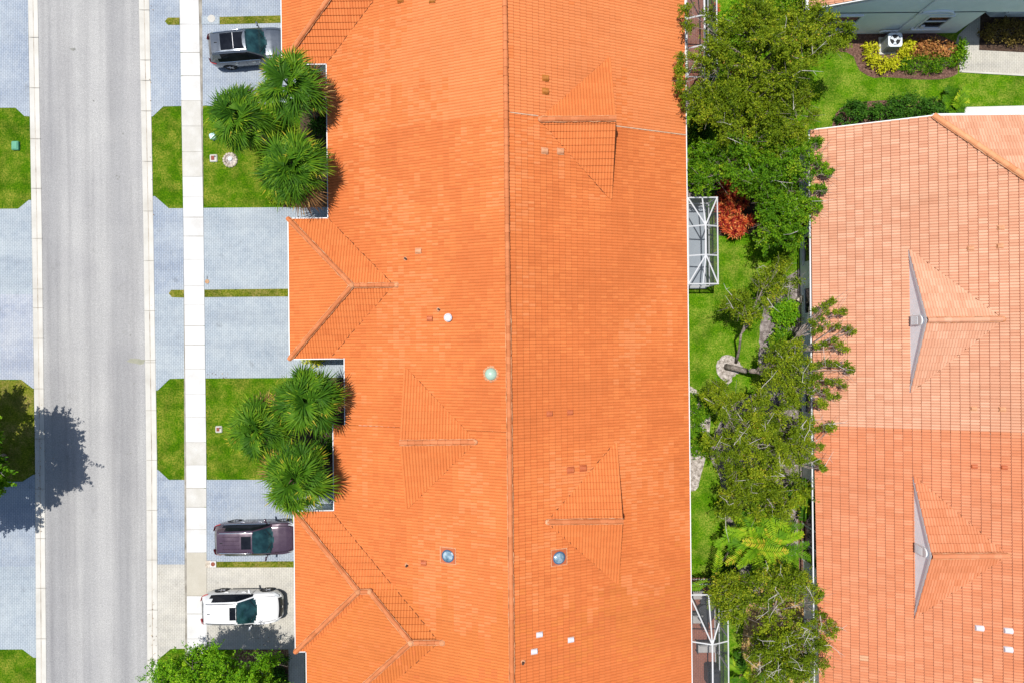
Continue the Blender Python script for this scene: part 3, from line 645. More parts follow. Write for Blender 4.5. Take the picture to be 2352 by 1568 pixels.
# the broad porch roof that overlaps the last garage
ZW = -11.30; hw = 6.05; yr = GCn - hw; ys = yr - hw; xa = ZW + hw; zr = ZE + hw * PT; xin = XL + hw
m = MB()
f3 = lambda x, y, i, j: 1 if random.random() < .85 else 0
f2 = lambda x, y, i, j: 0 if y > -12.5 + random.uniform(-.4, .4) else 1
tiles(m, [(ZW, ys), (xa, yr), (ZW, GCn)], (ZW, yr), (-1, 0), ZE + .012, PT, EX, RW, off=40, mfun=f3)
tiles(m, [(ZW, GCn), (xa, yr), (xin + .25, yr), (XL + .25, GCn)], (ZW, GCn), (0, 1), ZE + .012, PT, EX, RW, off=70, mfun=f2)
tiles(m, [(ZW, ys), (XL + .25, ys), (xin + .25, yr), (xa, yr)], (ZW, ys), (0, -1), ZE + .012, PT, EX, RW, off=110, mfun=f3)
g = part(m, 'porch_roof', ['tile', 'tile3', 'tile3', 'joint_shade'], house)
valley(g, (XL, GCn, ZE), (xin, yr, zr)); valley(g, (XL, ys, ZE), (xin, yr, zr))
m = MB(); x0 = ZW + (GCn - GCs) / 2 + .05
caps(m, (x0, GCn - (x0 - ZW), ZE + (x0 - ZW) * PT + .07), (xa, yr, zr + .07), .112, .4); caps(m, (ZW, ys, ZE + .06), (xa, yr, zr + .07), .112, .4)
caps(m, (xin + .12, yr, zr + .07), (xa, yr, zr + .07), .112, .4)
for q in ((xin + .15, yr), (xa, yr)): m.lathe((q[0], q[1], zr + .06), [(.17, 0), (.16, .1), (.09, .17), (.0, .18)], 9, 1)
m.build('ridge_cap', ['cap', 'mortar'], g)
def dormer(root, plane, xg, yr, side, exy=(EX, RW), matn='tile', capm='cap', wallm='stucco', hw=3.63, vent=False, ov=.12, z_e=ZE, xe=XE):
    """gablet: level ridge from the gable face at xg back into the main slope; side=+1 faces east, -1 faces west"""
    zb = plane(xg); zr = zb + hw * PT; xi = xg - side * hw            # where the ridge meets the slope
    e = .06; mm = MB(); xo = xg + side * ov
    for s in (1, -1):
        tri = [(xo, yr), (xo, yr + s * (hw + .0)), (xi - side * e, yr)]
        tri = [(xo, yr), (xo, yr + s * hw), (xg, yr + s * hw), (xi - side * e, yr)]
        tiles(mm, tri, (xg, yr + s * hw), (0, s), zb + .03, PT, exy[0], exy[1], off=random.randint(10, 800))
    d = part(mm, 'dormer', [matn, matn, matn, 'joint_shade' if matn != 'tile_pink' else 'joint_shade_pink'], root)
    mm = MB(); caps(mm, (xi + side * .05, yr, zr + .09), (xo + side * .02, yr, zr + .09), .125, .38)
    mm.lathe((xi + side * .05, yr, zr + .05), [(.15, 0), (.14, .1), (.08, .16), (0, .17)], 9, 1)
    mm.build('ridge_cap', [capm, 'mortar'], d)
    for s in (1, -1): valley(d, (xg - side * .2, yr + s * (hw - .2), zb + .08), (xi, yr, zr))
    mm = MB()
    A, B_, T = (xg, yr - hw + .05, zb - .05), (xg, yr + hw - .05, zb - .05), (xg, yr, zr - .05)
    q = [A, B_, T]; bk = [(p[0] - side * .1, p[1], p[2]) for p in q]
    mm.face(q if side > 0 else q[::-1]); mm.face(bk[::-1] if side > 0 else bk)
    mm.build('gable_wall', [wallm], d)
    mm = MB()
    for s in (1, -1): rake(mm, (xo - side * .04, yr + s * hw, zb + .03), (xo - side * .02, yr, zr + .035), .05, .14)
    mm.build('rake_board', ['white' if vent else 'mortar'], d)
    if vent:
        mm = MB(); zc = zb + .28
        mm.box((xg + side * .05, yr, zc + .32), (.1, .5, .78), 0, 0, .02)
        rows = [[(xg + side * d_, yr + .25 * math.cos(t), zc + .68 + .25 * math.sin(t)) for t in [math.pi * k / 8 for k in range(9)]] for d_ in (0, .1)]
        mm.grid(rows); mm.face(rows[1])
        for k in range(6): mm.box((xg + side * .105, yr, zc + .06 + .1 * k), (.02, .4, .03))
        mm.build('gable_vent', ['white'], d)
    return d
dormer(house, east, 5.10, yw(1413, 275, 6.3), 1)
dormer(house, east, 5.25, yw(1420, 1195, 6.3), 1)
dormer(house, west, -5.45, yw(925, 1015, 6.3), -1)
# gutters, walls, garage doors
m = MB(); zg = ZE - .05
m.box((XE + .035, 0, zg), (.06, 44, .12))
part(m, 'gutter', ['white'], house)
m = MB()
def eave_trim(x0, y0, x1, y1, z): m.box(((x0 + x1) / 2, (y0 + y1) / 2, z), (max(abs(x1 - x0), .045), max(abs(y1 - y0), .045), .16))
for xw, a, b in ((GA[0], GA[1], YT), (-12.03, GBs, GBn), (-11.88, GCs, GCn)): eave_trim(xw - .03, a, xw - .03, b, ZE - .03)
for a, b in ((ST[1][1], ST[1][0]),): eave_trim(XL - .03, a, XL - .03, b, ZE - .03)
eave_trim(-9.01, ST[3][1], -9.01, ST[3][0], 3.34); eave_trim(-9.73, ST[4][1], -9.73, ST[4][0], 3.04); eave_trim(ZW - .03, YB, ZW - .03, GCs - .06, ZE - .03)
eave_trim(GA[0], GA[1] - .03, XL, GA[1] - .03, ZE - .03); eave_trim(-12.03, GBn + .03, XL, GBn + .03, ZE - .03); eave_trim(-12.03, GBs - .03, -9.0, GBs - .03, ZE - .03)
eave_trim(-11.88, GCn + .03, XL + .1, GCn + .03, ZE - .03); eave_trim(-11.88, GCs - .03, ZW - .06, GCs - .03, ZE - .03)
part(m, 'fascia', ['white'], house)
m = MB()
m.box(((-8.4 + 8.95) / 2, 0, 1.4), (17.35, 43, 2.8))
for xw, a, b in ((GA[0], GA[1], YT), (-12.03, GBs, GBn), (-11.88, GCs, GCn), (ZW, YB, GCs - .1)): m.box(((xw + .5 - 8.5) / 2, (a + b) / 2, 1.38), (-8.5 - xw - .5, b - a - .8, 2.76))
for y0, y1, dep in ((-22, 22, 0),): 
    m.face([(XL + .6, y0, 2.8), (XR, y0, ZR - .15), (XE - .6, y0, 2.8)]); m.face([(XL + .6, y1, 2.8), (XE - .6, y1, 2.8), (XR, y1, ZR - .15)])
part(m, 'wall', ['stucco'], house)
for xw, a, b in ((GA[0], GA[1], GA[2]), (-12.03, GBs, (GBs + GBn) / 2), (-12.03, (GBs + GBn) / 2, GBn), (-11.88, GCs, (GCn + GCs) / 2), (-11.88, (GCn + GCs) / 2, GCn)):
    m = MB(); yc = (a + b) / 2; wd = 2.5 if b - a < 5 else 4.9
    for k in range(4): m.box((xw + .47, yc, .3 + .56 * k), (.05, wd, .53), 0, 0, .02)
    part(m, 'garage_door', ['white'], house)
# roof furniture, each standing on its slope
def on_roof(px, py):
    for z in [3 + .02 * k for k in range(220)]:
        x, y, _ = W(px, py, z)
        zz = east(x) if x > XR else west(x)
        if z >= zz: return x, y, zz
    return W(px, py, 6)
def slopevec(x): return 1 if x > XR else -1
def hood_vent(px, py, mat, s=1.0, root=roof, at=None, sd=None, turn=0.0, name='roof_vent'):
    """small half-barrel exhaust hood on a flashing plate, open end down the slope"""
    x, y, z = at or on_roof(px, py); sd = sd or slopevec(x); m = MB(); s *= .78
    w2 = .17 * s; ln = .2 * s; h = .2 * s
    dz = -PT * sd
    def pt(a, b, c): return (x + a, y + b, z + a * dz + c + .035)
    m.grid([[pt(-.22 * s, -.2 * s, .04), pt(-.22 * s, .2 * s, .04)], [pt(.22 * s, -.2 * s, .045), pt(.22 * s, .2 * s, .045)]], 1)
    rows = []
    for a in (-ln, ln):
        hh = h * (.55 if (a < 0) == (sd > 0) else 1.0)
        rows.append([pt(a, w2 * math.cos(t), .02 + hh * math.sin(t)) for t in [math.pi * k / 8 for k in range(9)]])
    m.grid(rows, 0); m.face(rows[0], 0); m.face(rows[1][::-1], 0)
    return m.build(name, [mat, 'flash' if mat in ('vent_tan', 'vent_white') else mat, 'pipe'], root)
def pipe_vent(px, py, root=roof, at=None):
    x, y, z = at or on_roof(px, py); m = MB()
    m.lathe((x, y, z), [(.13, 0.02), (.1, .07), (.05, .09)], 12, 1, False); m.lathe((x, y, z), [(.05, .0), (.05, .3), (.035, .3), (.03, .1)], 10, 0)
    return m.build('vent_pipe', ['pipe', 'flash'], root)
for p in ((961, 577),): hood_vent(*p, 'vent_tan')
for p in ((1251, 348), (1287, 349)): hood_vent(*p, 'vent_tan', 1.05)
for p in ((1253, 181), (1253, 211), (920, 1), (993, 2)): hood_vent(*p, 'vent_brown')
for p in ((987, 732), (973, 1291), (1262, 949), (1309, 946)): hood_vent(*p, 'vent_red', .9)
for p in ((1310, 1078), (1339, 1074)): hood_vent(*p, 'vent_red', 1.1)
for p in ((1239, 1455), (1311, 1467), (1227, 1494)): hood_vent(*p, 'vent_white', 1.0)
for p in ((932, 595), (1008, 711), (935, 1296), (1201, 1518)): pipe_vent(*p)
x, y, z = on_roof(1030, 730); m = MB()
m.lathe((x, y, z), [(.22, -.05), (.2, .12), (.15, .14), (.15, .24), (.2, .25), (.2, .27), (.14, .3), (.13, .285), (.07, .285), (.06, .32), (0, .33)], 20, 0)
m.lathe((x, y, z + .02), [(.25, -.1), (.24, .05), (.2, .06)], 14, 1, False); m.lathe((x, y, z), [(.155, .303), (.145, .3)], 20, 2, False)
m.build('round_roof_vent', ['vent_white', 'flash', 'darkmetal'], roof)
x, y, z = on_roof(1128, 858); m = MB()
for k in range(16): m.lathe((x + .32 * math.cos(k * .393), y + .32 * math.sin(k * .393), z - .32 * math.cos(k * .393) * -PT * 1.0), [(.1, -.02), (random.uniform(.07, .12), .05), (.0, .07)], 6, 1)
m.lathe((x, y, z), [(.31, -.1), (.3, .16), (.26, .22), (.18, .28), (.09, .31), (0, .32)], 22, 0)
m.build('sun_tunnel', ['dome_green', 'flash'], roof, True)
def skylight(px, py):
    x, y, z = on_roof(px, py); sd = slopevec(x); m = MB(); dz = -PT * sd
    def pt(a, b, c): return (x + a, y + b, z + a * dz + c)
    for (a, hgt, mi) in ((.42, .07, 1), (.37, .11, 0)):
        r = [(-a, -a), (a, -a), (a, a), (-a, a)]
        m.grid([[pt(p, q, 0) for p, q in r], [pt(p, q, hgt) for p, q in r]], mi, True, caps=True)
    n = 24
    for rr_, zz, mi in (((.345, .345), (.1, .2), 1), ((.345, .29), (.2, .215), 1)):
        pass
    prof = [(.31, .08, 2), (.315, .18, 2), (.25, .21, 2), (.245, .2, 3), (.18, .24, 3), (.1, .265, 3), (.0, .27, 3)]
    rows = [[pt(r * math.cos(2 * math.pi * k / n), r * math.sin(2 * math.pi * k / n), c) for k in range(n)] for r, c, _ in prof]
    for i in range(len(rows) - 1): m.grid([rows[i], rows[i + 1]], prof[i + 1][2], True)
    return m.build('skylight', ['vent_red', 'flash', 'sky_rim', 'sky_dome'], roof)
skylight(1029, 1274); skylight(1284, 1278)

# ---------------------------------------------------------------- the two houses to the right
EX2, RW2 = 0.39, 0.147
def gable_windows(root, items, name='window'):
    """items: (axis, plane coord, along, z, w, h): window with frame, meeting rail and glass"""
    for ax, pl, al, z, w_, h_, sgn in items:
        fr = MB(); gl = MB()
        def bb(M_, a, zc, wa, hz, dep, off):
            c = (pl + sgn * off, a, zc) if ax == 'x' else (a, pl + sgn * off, zc)
            d = (dep, wa, hz) if ax == 'x' else (wa, dep, hz)
            M_.box(c, d)
        for s in (1, -1): bb(fr, al + s * (w_ / 2), z, .1, h_ + .1, .1, .04); bb(fr, al, z + s * (h_ / 2), w_ - .1, .1, .1, .04)
        bb(fr, al, z + .1, w_ - .1, .05, .08, .035); bb(fr, al, z - h_ / 2 - .12, w_ + .3, .12, .16, .06)
        bb(gl, al, z, w_ - .1, h_ - .1, .02, .015)
        f = part(fr, 'window', ['trim'], root); gl.build('glass', ['glass'], f)
XW = 16.27; NR = W(1880, 300, 3)[1]; YQ = W(2170, 257, 6)[1]; YP = W(1990, 981, 4)[1]
plane2 = lambda x: ZE + (x - XW) * PT
XC = W(2168, 257, 6.1)[0]; XK = XW + 10.9
h2 = empty('terraced_house', (26, -6, 0), 0, 'right hand terraced house with a pale pink and salmon tile roof and two white gablets', 'house')
def mf2(x, y, i, j):
    v = vnoise(x * .6, y * .5, 9) * .6 + random.random() * .4
    if y > YP: return 0
    key = (i, j // 2)
    if y < -15.2 and (key[0] * 7 + key[1] * 13) % 97 == 0: return 2
    return 1
m = MB()
hipx = XC + (NR - YQ) * 0
# upper dwelling: rake to the north, clipped by a small hip
tiles(m, [(XW, YP), (XK, YP), (XK, NR - (XK - XC)), (XC, NR), (XW, NR)], (XW, 0), (-1, 0), ZE, PT, EX2, RW2, h=.042, mfun=mf2)
tiles(m, [(XW + .0, YP), (XW + .16, YB), (XK, YB), (XK, YP)], (XW, 0), (-1, 0), ZE, PT, EX2, RW2, h=.042, mfun=mf2, off=333)
zc = plane2(XC)
tiles(m, [(XC, NR), (XK, NR - (XK - XC)), (XK + (XK - XC), NR)], (XC, NR), (0, 1), zc, PT, EX2, RW2, h=.042, mfun=mf2, off=555)
tiles(m, [(XK, YB), (XK + 10.9, YB), (XK + 10.9, NR), (XK + (XK - XC), NR), (XK, NR - (XK - XC))], (XK + 10.9, 0), (1, 0), ZE, PT, EX2, RW2, h=.042, mfun=mf2, off=700)
roof2 = part(m, 'roof', ['tile_pink', 'tile_red', 'tile_fade', 'joint_shade_pink'], h2)
m = MB(); caps(m, (XC, NR, zc + .08), (XK, NR - (XK - XC), plane2(XK) + .08), .14, .36); caps(m, (XK, YB, plane2(XK) + .08), (XK, NR - (XK - XC), plane2(XK) + .08), .14, .36)
m.build('ridge_cap', ['cap_orange', 'mortar'], roof2)
dormer(h2, plane2, W(2090, 735, 4.8)[0], W(2130, 735, 6.3)[1], -1, (EX2, RW2), 'tile_pink', 'tile_pink', 'white_wall', 3.68, True, .06)
dormer(h2, plane2, W(2099, 1258, 4.8)[0], W(2142, 1275, 6.3)[1], -1, (EX2, RW2), 'tile_red', 'tile_red', 'white_wall', 3.68, True, .06)
m = MB(); m.tube([(XW - .07, YB, ZE - .02), (XW - .05, NR, ZE - .02)], .042, 6)
part(m, 'gutter', ['white'], h2)
m = MB(); rake(m, (XW, NR + .03, ZE), (XC, NR + .03, zc), .06, .2); m.box(((XC + XK + 6) / 2, NR + .06, zc - .04), (XK + 6 - XC, .12, .13))
part(m, 'fascia', ['white'], h2)
m = MB(); XWW = XW + .65
m.box((XWW + 9.5, (NR - .5 + YB) / 2, 1.4), (19, NR - .5 - YB, 2.8))
yn = NR - .5
m.face([(XWW, yn, 2.8), (XWW + 19, yn, 2.8), (XWW + 19 - 6, yn, 5.3), (XWW + 6, yn, 5.3)][::-1])
part(m, 'wall', ['stucco'], h2)
gable_windows(h2, [('x', XWW, W(1850, y, 1.5)[1], 1.5, 1.5, 1.7, -1) for y in (570, 690, 920)])
m = MB(); fr = MB()
for k, (a, b) in enumerate(((1150, 1215), (1218, 1258), (1262, 1300))):
    ya, yb = W(1855, a, 1.4)[1], W(1855, b, 1.4)[1]
    m.box((XWW - .02, (ya + yb) / 2, 1.3), (.03, ya - yb - .08, 2.3)); 
    fr.box((XWW - .04, yb, 1.3), (.07, .07, 2.5))
f = part(fr, 'lanai_frame', ['trim'], h2); m.build('dark_screen', ['glass'], f)
def roof2_at(px, py):
    for z in [3 + .02 * k for k in range(260)]:
        x, y, _ = W(px, py, z)
        if z >= plane2(x): return x, y, plane2(x)
for p in ((2297, 524), (2295, 566), (2227, 571), (2234, 937), (2300, 939)): hood_vent(0, 0, 'vent_tan', .8, roof2, roof2_at(*p), -1)
for p in ((2236, 1070), (2304, 1072)): hood_vent(0, 0, 'vent_red', .8, roof2, roof2_at(*p), -1)
for p in ((2247, 1440), (2313, 1446), (2313, 1489)): hood_vent(0, 0, 'vent_white', 1.1, roof2, roof2_at(*p), -1)

# house at the top right
XW3 = W(1857, 22, 3)[0]; SR = W(1857, 21, 3)[1]; h3 = empty('terraced_house', (26, SR + 8, 0), 0, 'house at the top right showing its grey stucco gable wall and windows', 'house')
plane3 = lambda x: ZE + (x - XW3) * PT
YT3 = SR + 16; XC3 = XW3 + (XC - XW); XK3 = XW3 + 10.9
m = MB()
tiles(m, [(XW3, SR), (XC3, SR), (XK3, SR + (XK3 - XC3)), (XK3, YT3), (XW3, YT3)], (XW3, 0), (-1, 0), ZE, PT, EX2, RW2, h=.042)
zc3 = plane3(XC3)
tiles(m, [(XC3, SR), (XK3 + (XK3 - XC3), SR), (XK3, SR + (XK3 - XC3))], (XC3, SR), (0, -1), zc3, PT, EX2, RW2)
tiles(m, [(XK3, SR + (XK3 - XC3)), (XK3 + (XK3 - XC3), SR), (XK3 + 10.9, SR), (XK3 + 10.9, YT3), (XK3, YT3)], (XK3 + 10.9, 0), (1, 0), ZE, PT, EX2, RW2, h=.042)
r3 = part(m, 'roof', ['tile_pink', 'tile_pink', 'tile_pink', 'joint_shade_pink'], h3)
m = MB(); caps(m, (XC3, SR, zc3 + .08), (XK3, SR + (XK3 - XC3), plane3(XK3) + .08), .14, .36); m.build('ridge_cap', ['cap_orange', 'mortar'], r3)
m = MB(); m.box((XW3 - .07, (SR + YT3) / 2, ZE - .03), (.13, YT3 - SR, .13)); part(m, 'gutter', ['white'], h3)
m = MB(); rake(m, (XW3, SR - .03, ZE), (XC3, SR - .03, zc3), .06, .2); m.box(((XC3 + XK3 + 6) / 2, SR - .06, zc3 - .04), (XK3 + 6 - XC3, .12, .13))
part(m, 'fascia', ['white'], h3)
yS = W(2050, 78, 0)[1]; XWW3 = XW3 + .65; Xc = W(2195, 87, 0)[0]
m = MB()
def prism(pts, y0, y1):
    a = [(x, y0, z) for x, z in pts]; b = [(x, y1, z) for x, z in pts]
    m.face(a); m.face(b[::-1])
    for i in range(len(pts)): j = (i + 1) % len(pts); m.face([a[j], a[i], b[i], b[j]])
prism([(XWW3, 0), (Xc, 0), (Xc, plane3(XC3) - .2 if Xc > XC3 else plane3(Xc) - .2), (XC3, zc3 - .2), (XWW3, 2.9)], yS, yS + 9)
prism([(Xc, 2.55), (Xc + 9, 2.55), (Xc + 9, zc3 - .2), (Xc, zc3 - .2)], yS, yS + 9)
prism([(Xc + 2.0, 0), (Xc + 9, 0), (Xc + 9, 2.55), (Xc + 2.0, 2.55)], yS + .9, yS + 9)
m.face([(Xc + .7, yS + 2.2, 0), (Xc + 2.0, yS + .9, 0), (Xc + 2.0, yS + .9, 2.55), (Xc + .7, yS + 2.2, 2.55)])
part(m, 'wall', ['stucco'], h3)
m = MB()
for k in range(2): m.box(((XWW3 + Xc) / 2, yS - .012, 2.62), (Xc - XWW3, .03, .03))
for s, z0 in ((1, 2.5),):
    xx = W(2145, 50, 2.2)[0]
    m.box((xx, yS - .03, 2.42), (2.0, .07, .16)); m.tube([(xx + .85 * math.cos(t), yS - .03, 2.5 + .28 * math.sin(t)) for t in [math.pi * k / 10 for k in range(11)]], .07, 5)
    xx = Xc + 3.4
    m.tube([(xx + 1.6 * math.cos(t), yS + .86, 1.4 + 1.1 * math.sin(t)) for t in [math.pi * k / 12 for k in range(13)]], .1, 5)
part(m, 'wall_trim', ['trim'], h3)
gable_windows(h3, [('y', yS, W(1925, 45, 1.5)[0], 1.55, 1.9, 1.6, -1), ('y', yS, W(2143, 60, 1.4)[0], 1.5, 1.35, 1.4, -1), ('y', yS + .9, Xc + 3.4, 1.5, 1.6, 1.4, -1)])
m = MB(); xd = W(2051, 80, 0)[0]
m.tube([(xd, yS - .06, .1), (xd, yS - .06, plane3(xd) - .5)], .05, 6); m.tube([(xd - 1.05, yS - .12, .5), (xd - .9, yS - .12, .62), (xd - .05, yS - .12, .62)], .05, 6); m.box((xd + 1.1, yS - .05, 1.0), (.22, .1, .22))
part(m, 'downpipe', ['trim'], h3)
# ---------------------------------------------------------------- cars
def car(label, loc, yaw, paint, L=4.7, Wd=1.85, Hh=1.66, pano=False, rails='chrome', ribs=False, sun=(.0, .5), name='parked_car', handle='chrome', rimdark=False):
    root = empty(name, loc, yaw, label, 'car')
    f = L / 2
    hw = Wd / 2
    XS = [-f, -f + .05, -f + .15, -f + .35, -f + .7, -1.1, 0.0, 1.1, f - .7, f - .38, f - .18, f - .07, f]
    WS = [.76, .83, .895, .95, .985, 1.0, 1.0, 1.0, .985, .93, .83, .72, .6]
    cow, hdr, rr, rb = f - 1.33, f - 2.25, -f + .42, -f + .08   # cowl, windscreen header, roof rear, rear glass base
    belt = .62 * Hh
    def wd(x): return hw * float(np.interp(x, XS, WS))
    def ztop(x):
        return float(np.interp(x, [-f, rb, rr, -f + .9, -.6, hdr, hdr + .3, cow, cow + .35, f - .55, f - .22, f - .08, f],
            [.55 * Hh, .64 * Hh, .955 * Hh, .985 * Hh, Hh, .985 * Hh, .9 * Hh, .655 * Hh, .635 * Hh, .575 * Hh, .51 * Hh, .44 * Hh, .36 * Hh]))
    def roofw(x):
        w0 = wd(x); green = .70 * hw
        t = float(np.interp(x, [rb, rr, hdr, cow + .02], [.86, .0, .0, 1.0])) if x < cow + .02 else 1.0
        if x <= rb: t = .9
        return min(w0 * .97, green * (1 - t) * float(np.interp(x, [rr, 0, hdr], [.93, 1.0, .98])) + w0 * .86 * t)
    wx = (-f + .95, f - .93); wr = .345
    def sec(x):
        w0 = wd(x); zt = ztop(x); zb = min(belt * float(np.interp(x, [-f, -f + .8, .6, f], [1.03, 1.02, 1.0, .9])), zt - .05); rw_ = roofw(x)
        sill = .23 + .1 * max(0, (abs(x) - f + .5)) / .5
        arch = 0
        for c in wx:
            d = abs(x - c)
            if d < wr + .06: arch = max(arch, .335 + math.sqrt(max(0, (wr + .06) ** 2 - d * d)))
        lo = max(sill, arch)
        P = [(w0 * .93, lo), (w0 * .985, lo + .03), (w0, max(lo + .05, .48)), (w0, max(lo + .07, .68)), (w0 * .985, max(lo + .08, zb - .1)), (w0 * .955, max(lo + .09, zb))]
        z5 = P[-1][1]; zt = max(zt, z5 + .03)
        P += [((w0 * .955 + rw_ * 1.04) / 2 + .012, (z5 + zt - .06) / 2 + .012), (rw_ * 1.03, zt - .06), (rw_ * .94, zt - .012)] + [(rw_ * u, zt + .018 - .03 * u ** 2.2) for u in (.78, .6, .4, .2)] + [(0, zt + .018)]
        return P
    xs = sorted(set([round(-f + k * .055, 4) for k in range(int(L / .055) + 1)] + [f, cow, hdr, rr, rb]))
    N = 14
    body, ws, side, rear = MB(), MB(), MB(), MB()
    S = [sec(x) for x in xs]
    def pt(i, k, s): return (xs[i], s * S[i][k][0], S[i][k][1])
    for i in range(len(xs) - 1):
        xm = (xs[i] + xs[i + 1]) / 2
        for k in range(N - 1):
            for s in (1, -1):
                q = [pt(i, k, s), pt(i, k + 1, s), pt(i + 1, k + 1, s), pt(i + 1, k, s)]
                if s > 0: q = q[::-1]
                tgt = body; mi = 0
                yn = (S[i][k][0] + S[i][k + 1][0]) / 2 / hw
                if k >= 8 and hdr + .1 * yn * yn < xm < cow + .1 - .34 * yn * yn: tgt = ws
                elif k >= 8 and rb < xm < rr: tgt = rear
                elif k in (5, 6) and -f + .62 < xm < cow - .12 and not (k == 6 and xm < -f + .8): tgt = side
                elif k == 0: mi = 1
                tgt.face(q, mi)
    for i, rev in ((0, False), (len(xs) - 1, True)):
        q = [pt(i, k, 1) for k in range(N)] + [pt(i, k, -1) for k in range(N - 2, -1, -1)]
        body.face(q if rev else q[::-1], 0)
    def weld(mb, nm, mats_, par):
        o = mb.build(nm, mats_, par, True)
        import bmesh
        b = bmesh.new(); b.from_mesh(o.data); bmesh.ops.remove_doubles(b, verts=b.verts, dist=.0008); bmesh.ops.recalc_face_normals(b, faces=b.faces); b.to_mesh(o.data); b.free()
        for p in o.data.polygons: p.use_smooth = True
        return o
    bo = weld(body, 'body', [paint, 'blackgloss'], root)
    weld(ws, 'windscreen', ['carglass'], root); weld(side, 'side_windows', ['cardark'], root); weld(rear, 'rear_window', ['cardark'], root)
    def seam(nm, pts, r_=.009): m = MB(); m.tube(pts, r_, 4); m.build(nm, ['blackgloss'], root)
    for s in (1, -1):
        seam('bonnet_seam', [(x, s * roofw(x) * .93, ztop(x) + .012) for x in np.linspace(cow + .12, f - .3, 6)])
        for x in (f - 1.55, f - 2.55): seam('door_seam', [(x, s * (wd(x) + .002), .42), (x, s * (wd(x) + .004), .7), (x, s * (wd(x) * .985 + .003), belt - .1)], .008)
        seam('wiper', [(cow + .02, s * .12, ztop(cow) + .03), (cow - .28, s * .62, ztop(cow - .28) + .02)], .012)
    seam('tailgate_seam', [(-f + .32, y, ztop(-f + .32) + .012) for y in np.linspace(-.5, .5, 5)])
    # dark floor pan closes the shell
    m = MB(); m.box((0, 0, .3), (L - .5, Wd - .25, .12)); m.build('underbody', ['black'], root)
    m = MB(); zr = lambda x: ztop(x) + .024
    a, b_ = sun if not pano else (-1.35, .12)
    hy = .36 if not pano else .47
    xs2 = np.linspace(a, b_, 6); m.grid([[(x, y, zr(x) - .006 * abs(y / hy)) for y in np.linspace(-hy, hy, 5)] for x in xs2])
    rf = m.build('sunroof', ['cardark'], root)
    if pano: mm = MB(); mm.box((-.62, 0, zr(-.6) + .004), (.02, .9, .012)); mm.build('crossbar', ['alloy'], rf)
    if ribs:
        m = MB()
        for y in (-.34, -.12, .12, .34): m.tube([(-f + .75, y, zr(-1.4) + .0), (a - .12, y, zr(a) + .0)], .018, 6)
        m.build('roof_ribs', [paint], root)
    for s in (1, -1):
        m = MB(); rwx = lambda x: roofw(x) * .9
        pts = [(x, s * rwx(x), ztop(x) + .05) for x in np.linspace(-f + .62, hdr - .15, 7)]
        pts = [(pts[0][0] - .1, pts[0][1], pts[0][2] - .07)] + pts + [(pts[-1][0] + .12, pts[-1][1], pts[-1][2] - .07)]
        m.tube(pts, .02, 6); m.build('roof_rail', [rails], root, True)
    for s in (1, -1):
        m = MB(); yw_ = wd(cow - .35)
        pts = [(cow - .28, s * yw_ * .97, belt + .02), (cow - .3, s * (yw_ + .07), belt + .06)]
        m.tube(pts, .03, 6); m.grid([[(cow - .36 + dx * .5 - abs(t) * .35, s * (yw_ + .16 + t), belt + .09 + .075 * math.cos(al)) if False else (cow - .34 + .06 * math.sin(al) * (1 - t * t * 12) - .18 * (t + .1), s * (yw_ + .15 + t), belt + .08 + .07 * math.cos(al)) for al in [2 * math.pi * k / 8 for k in range(8)]] for t in (-.11, -.05, .04, .11) for dx in (0,)], 0, True, caps=True)
        m.build('wing_mirror', [paint], root, True)
    for s in (1, -1):
        for x in (f - 2.1, f - 3.1):
            m = MB(); y = s * (wd(x) * .995 + .02); m.tube([(x - .11, y - s * .02, .82 * belt), (x - .06, y + s * .015, .82 * belt), (x + .06, y + s * .015, .82 * belt), (x + .11, y - s * .02, .82 * belt)], .02, 5)
            m.build('door_handle', [handle], root)
    for s in (1, -1):
        m = MB(); pts = [(x, s * (wd(x) * .962), belt * float(np.interp(x, [-f, -f + .8, .6, f], [1.03, 1.02, 1.0, .9])) + .012) for x in np.linspace(-f + .62, cow - .15, 9)]
        m.tube(pts, .012, 4); m.build('window_trim', ['chrome' if rails == 'chrome' else 'blackgloss'], root)
    # lamps and grille follow the nose and tail
    for s in (1, -1):
        m = MB(); rows = []
        for x in np.linspace(f - .5, f - .13, 6):
            y0 = s * wd(x) * .99; y1 = s * wd(x) * .86; zt = ztop(x)
            rows.append([(x + .01, y0 * 1.005, .40 * Hh), (x + .012, y0 * 1.01, .46 * Hh), (x + .02, y1, min(zt, .52 * Hh) + .03)])
        m.grid(rows if s < 0 else [r[::-1] for r in rows]); m.build('headlight', ['clear_lens'], root)
        m = MB(); rows = []
        for x in np.linspace(-f - .012, -f + .38, 6):
            y0 = s * (wd(x) + .014); t = (x + f) / .38
            rows.append([(x, y0 * (.72 if t < .05 else 1), .52 * Hh), (x, y0 * (.72 if t < .05 else 1), (.63 - .05 * t) * Hh), (x - .01, y0 * (.68 if t < .05 else .97), (.645 - .04 * t) * Hh)])
        m.grid(rows if s > 0 else [r[::-1] for r in rows]); m.build('tail_light', ['red_lens'], root)
    m = MB(); rows = []
    for y in np.linspace(-.62 * hw, .62 * hw, 7):
        xx = f + .012 - .1 * (y / (.62 * hw)) ** 2 * .5; rows.append([(xx + .01, y, .24 * Hh), (xx + .012, y, .36 * Hh), (xx - .04, y, .45 * Hh), (xx - .12, y, .5 * Hh)])
    m.grid(rows); m.build('grille', ['blackgloss'], root)
    m = MB(); m.box((f + .03, 0, .4 * Hh), (.03, .13, .09), 0, 0, .01); m.build('badge', ['chrome'], root)
    m = MB(); rows = []
    for y in np.linspace(-.76 * hw, .76 * hw, 5): rows.append([(-f - .015, y, .36), (-f - .03, y, .5)])
    m.grid(rows[::-1]); m.build('rear_bumper_trim', ['blackgloss'], root)
